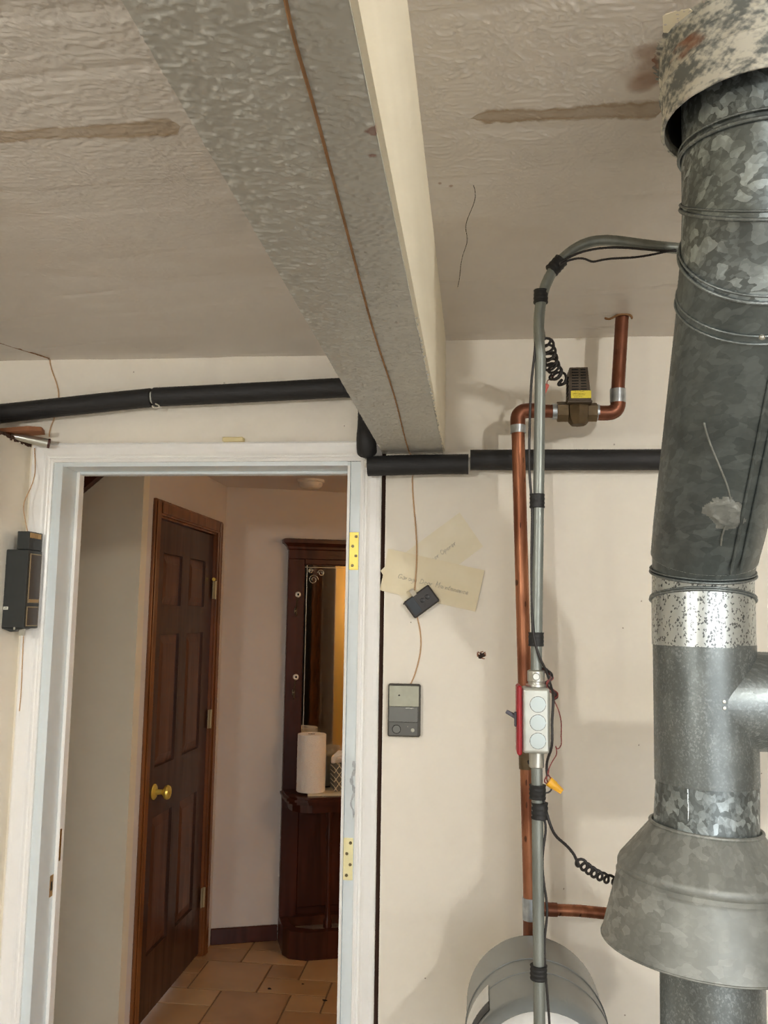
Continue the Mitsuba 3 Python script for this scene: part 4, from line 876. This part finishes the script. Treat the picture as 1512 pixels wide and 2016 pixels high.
# ---- expansion tank, lying with its axis towards the doorway side of the room
tk = thing('expansion_tank', 'grey steel expansion tank with a white and black label behind the conduit', 'tank')
TX, TZ, TR = 0.128, 0.730, 0.150
y_b, y_f = -0.280, -0.605
profile = [(0, y_b + .085), (.05, y_b + .080), (.09, y_b + .066), (.12, y_b + .043), (.14, y_b + .018), (TR, y_b - .015), (TR, y_f + .0), (TR - .002, y_f - .016), (TR - .010, y_f - .032), (.12, y_f - .050), (.06, y_f - .062), (0, y_f - .066)]
tm = trimesh.creation.revolve(np.array([[r, -y] for r, y in profile]), sections=72)      # axis z = -y
tm = rotm(tm, 90, [1, 0, 0]); tm.apply_translation([TX, 0, TZ]); tm.fix_normals()
part(tk, 'shell', tm, 'tank_grey', 35)
def tring(y, r, rr=.0018):
    th = np.linspace(0, 2 * PI, 97); return tube(np.stack([TX + r * np.cos(th), np.full(97, y), TZ + r * np.sin(th)], 1), rr, 8, False)
part(tk, 'weld_seam', tring(-.43, TR + .0006), 'tank_grey', True); part(tk, 'weld_seam', tring(-.50, TR + .0004, .0012), 'tank_grey', True)
def wrap(th0, th1, y0, y1, r):
    th = np.linspace(math.radians(th0), math.radians(th1), 24); v = []
    for rr in (r, r - .0008):
        for y in (y0, y1): v.append(np.stack([TX + rr * np.cos(th), np.full(24, y), TZ + rr * np.sin(th)], 1))
    a, b, c, d = v; n = 24; f = []
    for i in range(n - 1):
        for (p, q) in ((0, n), (3 * n, 2 * n), (n, 3 * n), (2 * n, 0)): f += [[p + i, q + i, q + i + 1], [p + i, q + i + 1, p + i + 1]]
    m = trimesh.Trimesh(np.vstack([a, b, c, d]), f, process=False); m.fix_normals(); return m
part(tk, 'label', wrap(133, 182, -.556, -.478, TR + .0016), 'label_white', True, label='white label')
part(tk, 'label_band', wrap(133, 182, -.598, -.5565, TR + .0016), 'label_black', True, label='black band of the label')
part(tk, 'front_cap', rotm(trimesh.creation.revolve(np.array([[.0, .684], [.10, .680], [.126, .662], [.134, .644], [.10, .640]]), sections=64), 90, [1, 0, 0]).apply_translation([TX, 0, TZ]), 'label_white', 40)
part(tk, 'bracket', join(box(TX + .05, TX + .09, -.40, -.002, TZ - .150, TZ - .132, .002), box(TX + .05, TX + .09, -.012, -.002, TZ - .25, TZ - .05)), 'emt')

# ---- on the wall: opener wire, envelopes, remote, control, hole
bw = [at_z(*q, BZ - .0042) for q in ((556, -40), (562, 0), (605, 165), (650, 330), (690, 482), (735, 650), (775, 775), (798, 865), (805, 888))]
wall = [at_y(*q, -.0022) for q in ((812, 940), (816, 1010), (820, 1060), (820, 1120), (817, 1162))]
wall2 = [at_y(*q, -.0022) for q in ((821, 1214), (828, 1250), (828, 1280), (822, 1310), (816, 1330), (808, 1347))]
for s_ in wall: s_[1] = -.0022
wall[3][1] = -.0125; wall[2][1] = -.006; wall[4][1] = -.0125
ow = thing('opener_wire', 'thin brown bell wire along the beam and down the wall to the door opener control', 'wire')
part(ow, 'run', tube(spline(bw, 10), .0017, 8), 'wire_brown', True)
part(ow, 'run', tube(spline([bw[-1], bw[-1] + [0, .02, -.001], np.array([wall[0][0], -.0022, 2.06]), wall[0]] , 8), .0018, 8), 'wire_tan', True)
part(ow, 'run', tube(spline(wall, 8), .0019, 8), 'wire_tan', True)
part(ow, 'run', tube(spline(wall2, 8), .0018, 8), 'wire_tan', True)
def envelope(name, corners, y0, th, m, label, puff):
    """A sealed envelope from its corner pixels: a slightly puffed plate."""
    t_ = thing(name, label, 'envelope')
    P = [at_y(*c, y0)[[0, 2]] for c in corners]
    n = 9; g = []
    for i in range(n):
        for j in range(n):
            a, b = i / (n - 1), j / (n - 1)
            q = (1 - a) * (1 - b) * P[0] + a * (1 - b) * P[1] + a * b * P[2] + (1 - a) * b * P[3]
            h = th + puff * (math.sin(PI * a) * math.sin(PI * b)) ** .5
            g.append((q[0], y0 - h, q[1]))
    f = []
    for i in range(n - 1):
        for j in range(n - 1): f.append([i * n + j, (i + 1) * n + j, (i + 1) * n + j + 1, i * n + j + 1])
    v = np.array(g); back = v.copy(); back[:, 1] = y0 - .0003; N = len(v)
    f = np.array(f); F_ = np.vstack([f, f[:, ::-1] + N])
    rim = [i * n for i in range(n)] + [(n - 1) * n + j for j in range(1, n)] + [i * n + n - 1 for i in range(n - 2, -1, -1)] + [j for j in range(n - 2, 0, -1)]
    side = [[a, a + N, b + N, b] for a, b in zip(rim, rim[1:] + rim[:1])]
    F_ = np.vstack([F_, side]); F_ = np.vstack([F_[:, [0, 1, 2]], F_[:, [0, 2, 3]]])
    mm = trimesh.Trimesh(v, F_ if False else F_, process=False) if False else trimesh.Trimesh(np.vstack([v, back]), F_, process=False); mm.fix_normals()
    part(t_, 'paper', mm, m, 30); return t_, P
env2, P2 = envelope('envelope', [(905, 1009), (951, 1076), (799, 1190), (752, 1122)], -.0006, .0012, 'paper', 'blank-edged envelope tilted up to the right behind the envelope marked Garage Door Maintenance', .002)
env1, P1 = envelope('envelope', [(764, 1080), (954, 1123), (936, 1204), (751, 1163)], -.0042, .0016, 'paper_aged', 'cream envelope marked Garage Door Maintenance in pencil, behind the small remote', .0034)
part(env1, 'torn_flap', plate_y([at_y(*c, -.003)[[0, 2]] for c in ((757, 1116), (749, 1124), (754, 1132), (750, 1150), (748, 1162), (760, 1164), (763, 1118))], -.0036, -.0042), 'paper_aged')
GL = {  # single-stroke letters on a unit grid: lists of strokes
    'G': [[(.8, .8), (.55, 1), (.2, .85), (.05, .45), (.25, .08), (.6, .05), (.85, .3), (.55, .38)]], 'a': [[(.6, .5), (.3, .58), (.08, .3), (.25, .02), (.5, .15), (.62, .55), (.6, .1), (.75, .02)]],
    'r': [[(.08, .55), (.15, .02), (.2, .35), (.45, .55), (.6, .5)]], 'g': [[(.6, .5), (.3, .55), (.1, .3), (.3, .05), (.55, .2), (.62, .5), (.55, -.35), (.25, -.4), (.1, -.25)]],
    'e': [[(.1, .3), (.5, .35), (.45, .55), (.2, .5), (.08, .25), (.25, .02), (.6, .12)]], 'D': [[(.15, 1), (.12, 0)], [(.0, .95), (.5, .95), (.85, .55), (.6, .1), (.05, .02)]],
    'o': [[(.35, .55), (.1, .35), (.2, .05), (.5, .05), (.6, .35), (.35, .55)]], 'M': [[(.05, 0), (.15, 1), (.4, .4), (.7, 1), (.8, 0)]], 'i': [[(.15, .55), (.12, .05)], [(.17, .8), (.2, .82)]],
    'n': [[(.08, .55), (.1, .02), (.25, .48), (.48, .5), (.5, .04), (.62, .02)]], 't': [[(.3, .95), (.25, .05), (.45, .02)], [(.05, .6), (.6, .65)]], 'c': [[(.55, .48), (.25, .55), (.08, .25), (.3, .02), (.6, .1)]],
    'O': [[(.45, 1), (.1, .7), (.1, .25), (.45, 0), (.8, .3), (.8, .75), (.45, 1)]], 'p': [[(.1, .5), (.02, -.45)], [(.08, .4), (.35, .58), (.55, .3), (.3, .02), (.08, .1)]]}
def handwriting(parent, text, pa, pb, y, h):
    """Pencil strokes from the point pa to pb, both pixels, letters h metres tall."""
    A, B = at_y(*pa, y), at_y(*pb, y); d = B - A; d[1] = 0; Lg = np.linalg.norm(d); d /= Lg; up = np.array([-d[2], 0, d[0]])
    adv = [.55 if c in 'it' else (1.0 if c in 'GDMO' else .72) for c in text]; adv = [.6 if c == ' ' else a for c, a in zip(text, adv)]
    k, x, ms = Lg / sum(adv), 0.0, []
    for c, a in zip(text, adv):
        for s_ in GL.get(c, []):
            p = np.array([A + d * ((x + q[0] * .92) * k + q[1] * h * .15) + up * q[1] * h for q in s_]); ms.append(tube(spline(p, 4) if len(p) > 2 else p, .00042, 5))
        x += a
    part(parent, 'handwriting', join(*ms), 'pencil', label=f'pencil handwriting {text}')
handwriting(env1, 'Garage Door Maintenance', (783, 1138), (922, 1171), -.0094, .0125)
handwriting(env2, 'Door Opener', (846, 1110), (899, 1071), -.0037, .012)
# remote
rm = thing('garage_remote', 'small black garage remote with two buttons clipped over the cream envelope', 'remote')
RM = [at_y(*c, -.018)[[0, 2]] for c in ((793, 1188), (842, 1152), (866, 1180), (819, 1218))]
rcx = np.mean(RM, 0); rd = (RM[1] - RM[0]); rl = np.linalg.norm(rd); ang = math.degrees(math.atan2(rd[1], rd[0])); rwid = np.linalg.norm(RM[3] - RM[0])
def rem(m): 
    m = rotm(m, -ang, [0, 1, 0]); m.apply_translation([rcx[0], 0, rcx[1]]); return m
part(rm, 'case', rem(rounded(-rl / 2, rl / 2, -.026, -.0105, -rwid / 2, rwid / 2, .0055)), 'remote_black', 40)
part(rm, 'window', rem(box(-rl / 2 + .007, -rl / 2 + .031, -.0266, -.0255, -rwid / 2 + .007, rwid / 2 - .003, .0008)), 'remote_blue', label='dark blue lens')
for x in (.004, .0205):
    b_ = lathe([[0, 0], [.0062, 0], [.0060, .0014], [.004, .0022], [0, .0024]], (0, 0, 0), 24, '-y'); b_.apply_scale([1.0, 1.0, 1.15]); b_.apply_translation([x, -.0258, 0.001]); part(rm, 'button', rem(b_), 'button_black', 40)
part(rm, 'clip', rem(join(box(-.011, .002, -.0275, -.0265, rwid / 2 - .004, rwid / 2 + .014, .0004), box(-.011, .002, -.0275, -.0110, rwid / 2 + .0135, rwid / 2 + .0148, .0004), tube([[-.011, -.0265, rwid / 2 + .0145], [.002, -.0265, rwid / 2 + .0145]], .0022, 10))), 'chrome', 40, label='bent chrome visor clip')
part(rm, 'ring_stud', rem(trimesh.creation.icosphere(subdivisions=1, radius=.002).apply_translation([-rl / 2 - .001, -.020, rwid / 2 - .004])), 'button_black', True)
# door opener control on the wall
oc = thing('door_opener_control', 'grey wall control with two round buttons at the end of the brown wire', 'wall control')
kx0, kx1 = at_y(764, 1400, -.01)[0], at_y(828, 1400, -.01)[0]; kz0, kz1 = at_y(796, 1450, -.01)[2], at_y(796, 1346, -.01)[2]
kw, kh = kx1 - kx0, kz1 - kz0
part(oc, 'case', rounded(kx0, kx1, -.022, -.0005, kz0, kz1, .006), 'console_edge', 40)
part(oc, 'push_panel', box(kx0 + .004, kx1 - .004, -.0245, -.0215, kz0 + kh * .575, kz1 - .005, .0012), 'console_light', label='pale upper push panel')
part(oc, 'recess', join(disc_y(kx0 + kw * .33, -.0243, kz0 + kh * .77, kh * .135, .0006, 32), box(kx0 + kw * .33, kx1 - .010, -.0249, -.0243, kz0 + kh * .635, kz0 + kh * .905)), 'console_mid' if False else 'console_light')
part(oc, 'indicator_hole', disc_y(kx0 + kw * .35, -.0247, kz0 + kh * .785, .0022, .0004, 14), 'slot_black')
part(oc, 'middle_panel', box(kx0 + .004, kx1 - .007, -.0240, -.0215, kz0 + kh * .285, kz0 + kh * .568, .001), 'console_mid')
part(oc, 'lower_panel', box(kx0 + .004, kx1 - .007, -.0238, -.0215, kz0 + .004, kz0 + kh * .278, .001), 'console_dark')
bt = part(oc, 'button', disc_y(kx0 + kw * .28, -.0236, kz0 + kh * .145, .0105, .0012, 32), 'console_mid', 40)
th = np.linspace(0, 2 * PI, 41)
part(bt, 'groove', tube(np.stack([kx0 + kw * .28 + .0112 * np.cos(th), np.full(41, -.0238), kz0 + kh * .145 + .0112 * np.sin(th)], 1), .0009, 6, False), 'slot_black', True)
part(oc, 'button', lathe([[0, 0], [.0052, 0], [.005, .002], [.003, .0034], [0, .0038]], (kx0 + kw * .775, -.0237, kz0 + kh * .135), 24, '-y'), 'button_pale', 40, label='small pale button')
part(oc, 'indicator', disc_y(kx0 + kw * .62, -.0237, kz0 + kh * .20, .0012, .0005, 10), 'button_pale')
part(oc, 'print', join(*[box(kx0 + kw * .55 + i * .0026, kx0 + kw * .55 + i * .0026 + .0016, -.0243, -.0239, kz0 + kh * .540, kz0 + kh * .552) for i in range(9)]), 'print_white')
# torn hole in the plaster
q = at_y(948, 1290, 0.0); an = np.linspace(0, 2 * PI, 15)[:-1]; rr = np.array([.012, .009, .013, .006, .011, .008, .005, .011, .010, .013, .012, .008, .007, .010])
part(wb, 'torn_hole', plate_y(np.stack([q[0] + rr * np.cos(an), q[2] + rr * .85 * np.sin(an)], 1), -.0005, .0004), 'dirt', label='ragged dark hole in the wall')
ch = []
for k in range(9):
    a = rw.uniform(0, 2 * PI); m = box(-.004, .004, -.0015, .0003, -.0012, .0012, .0004); m = rotm(m, math.degrees(a) + 80, [0, 1, 0]); m.apply_translation([q[0] + .011 * math.cos(a), -.0004, q[2] + .0095 * math.sin(a)]); ch.append(m)
part(wb, 'torn_paper', join(*ch), 'board_brown')
cr = [at_z(*p, ZR - .0032) for p in ((932, 365), (925, 420), (917, 450), (920, 470), (912, 500), (906, 535), (901, 565))]
part('ceiling', 'crack', tube(spline(cr, 6), .0005, 6), 'dirt', True, label='thin hanging crack in the ceiling paint')
# loose bell wire in the left corner
lw = thing('bell_wire', 'thin wire from the ceiling corner down behind the black pipe to the intercom', 'wire')
part(lw, 'run', tube(spline([at_z(-40, 660, ZL - .002), at_z(0, 675, ZL - .002), at_z(60, 694, ZL - .002), at_z(97, 706, ZL - .004)], 6), .0017, 8), 'wire_brown', True)
part(lw, 'run', tube(spline([at_y(98, 707, -.003), at_y(106, 740, -.003), at_y(114, 765, -.004), at_y(115, 790, -.006), at_y(110, 815, -.006), at_y(101, 838, -.004), at_y(97, 860, -.006)], 6), .0017, 8), 'wire_tan', True)
part(lw, 'run', tube(spline([at_y(68, 882, -.024), at_y(69, 905, -.024), at_y(66, 945, -.05), at_y(55, 972, -.06), at_y(47, 992, -.07), at_y(48, 1015, -.07), at_y(53, 1040, -.065), at_y(55, 1049, -.065)], 6), .0014, 8), 'wire_tan', True)
part(lw, 'run', tube(spline([at_y(48, 1240, -.03), at_y(46, 1262, -.026), at_y(44, 1300, -.022), at_y(38, 1400, -.021)], 6), .0013, 8), 'wire_tan', True)
part(lw, 'staple', box(*(lambda c: (c[0] - .005, c[0] + .005, -.006, -.0005, c[2] - .003, c[2] + .002))(at_y(98, 707, 0)), .0006), 'wire_brown')
# intercom
ic = thing('intercom_box', 'black intercom box with brown front panels on the left partition beside the casing', 'intercom')
IX0, IX1, IY0, IY1 = -1.3295, -1.264, -.100, -.0195
iz0, iz1 = 1.560, 1.782
case = man(box(IX0, IX1, IY0, IY1, iz0, iz1, .002))
part(ic, 'case', tri(case), 'intercom_black')
part(ic, 'foot', plate_y([(IX0, iz0), (IX0 + .028, iz0 - .010), (IX1 - .004, iz0)], IY0, IY0 + .05), 'intercom_black')
tbm = part(ic, 'terminal_head', box(IX0 + .030, IX1, IY0, IY1 - .004, iz1 + .0005, iz1 + .052, .0015), 'intercom_black')
yl = [IY0 + .004 + i * .0215 for i in range(3)]
for y in yl: part(tbm, 'terminal', box(IX1 - .004, IX1 + .0016, y, y + .0195, iz1 + .034, iz1 + .049, .0008), 'terminal_tan')
def front(y0, y1, z0, z1, m, d, name, parent, label=None): return part(parent, name, box(IX1 - .001, IX1 + d, y0, y1, z0, z1, .0006), m, label=label)
fr1 = front(IY0 + .012, IY1 - .006, iz0 + .072, iz1 - .010, 'intercom_trim', .0022, 'window_trim', ic)
front(IY0 + .015, IY1 - .009, iz0 + .083, iz1 - .013, 'intercom_brown', .0032, 'window', fr1, 'dark brown window')
pr_ = front(IY0 + .018, IY1 - .012, iz0 + .0745, iz0 + .081, 'terminal_tan', .0033, 'name_strip', fr1)
fr2 = front(IY0 + .010, IY1 - .008, iz0 + .006, iz0 + .062, 'intercom_trim', .0022, 'speaker_trim', ic)
front(IY0 + .013, IY1 - .011, iz0 + .009, iz0 + .059, 'intercom_brown', .0032, 'speaker_panel', fr2)
tg = part(ic, 'tag', box(IX0 + .002, IX0 + .0165, IY0 - .0008, IY0 + .001, iz0 + .052, iz0 + .0605, .0003), 'print_white', label='small white tag')
for i in range(3): part(tg, 'print_mark', box(IX0 + .0055 + i * .003, IX0 + .0073 + i * .003, IY0 - .0012, IY0 - .0007, iz0 + .0545, iz0 + .0585), 'console_edge')
part(ic, 'mount_clip', join(box(IX1 - .020, IX1 - .002, IY0 + .012, IY0 + .016, iz0 - .020, iz0 - .0005, .0006), box(IX1 - .030, IX1 - .024, IY0 - .001, IY0 + .004, iz0 - .004, iz0 + .004, .001)), 'zinc')
# board and metal tube on top of the left partition
bd = prism([(-.10, -.035), (.07, -.035), (.10, -.012), (.085, .035), (-.10, .035)], .012)
bd = rotm(bd, -4, [0, 1, 0]); bd.apply_translation([-1.345, -.090, 2.1165])
single('wood_board', bd, 'board_brown', 'short brown board lying on top of the left partition under the black pipe', 'board')
mt = thing('metal_tube', 'small grey metal tube on the partition corner beside the door casing', 'metal tube')
m0, m1 = at_y(22, 858, -.10), at_y(97, 873, -.055)
part(mt, 'barrel', tube([lerp(m0, m1, k) for k in (0, .25, .5, .75, .97)], [.006, .010, .012, .013, .0135], 20), 'zinc', 40)
part(mt, 'end_plug', tube([lerp(m0, m1, .965), lerp(m0, m1, 1.02)], .0142, 20), 'wood_dark', 40)
q = at_y(460, 866, -.012)
single('wood_block', box(q[0] - .032, q[0] + .030, -.020, -.0005, 2.106, 2.1195, .002), 'block_tan', 'small tan wooden block lying on the head casing of the doorway', 'block')
# ceiling light of the garage, out of the picture

for bx_, by_, bz_, drop, L_, lb_ in ((1.35, -3.25, ZR, 0.0, LAMP_RIGHT, 'bare bulb in a porcelain lampholder on the right half of the garage ceiling'), (-1.25, -3.0, ZL, 0.30, LAMP_LEFT, 'bare bulb hanging on a cord from the left half of the garage ceiling')):
    gb = thing('ceiling_bulb', lb_, 'lamp')
    if drop: part(gb, 'cord', tube([[bx_, by_, bz_], [bx_, by_, bz_ - drop]], .004, 8), 'wire_black', True)
    part(gb, 'lampholder', lathe([[0, 0], [.055, 0], [.055, -.006], [.030, -.022], [.026, -.040], [0, -.040]], (bx_, by_, bz_ - drop - .0005), 32), 'porcelain', 40)
    k_ = unique(gb + '__bulb'); gl = trimesh.creation.icosphere(subdivisions=3, radius=.040); gl.vertices[:, 2] *= 1.2; gl.apply_translation([bx_, by_, bz_ - drop - .0895])
    scene[k_] = ply(gl, 'porcelain', smooth=True, emitter={'type': 'area', 'radiance': rgb([L_, L_ * .98, L_ * .92])})
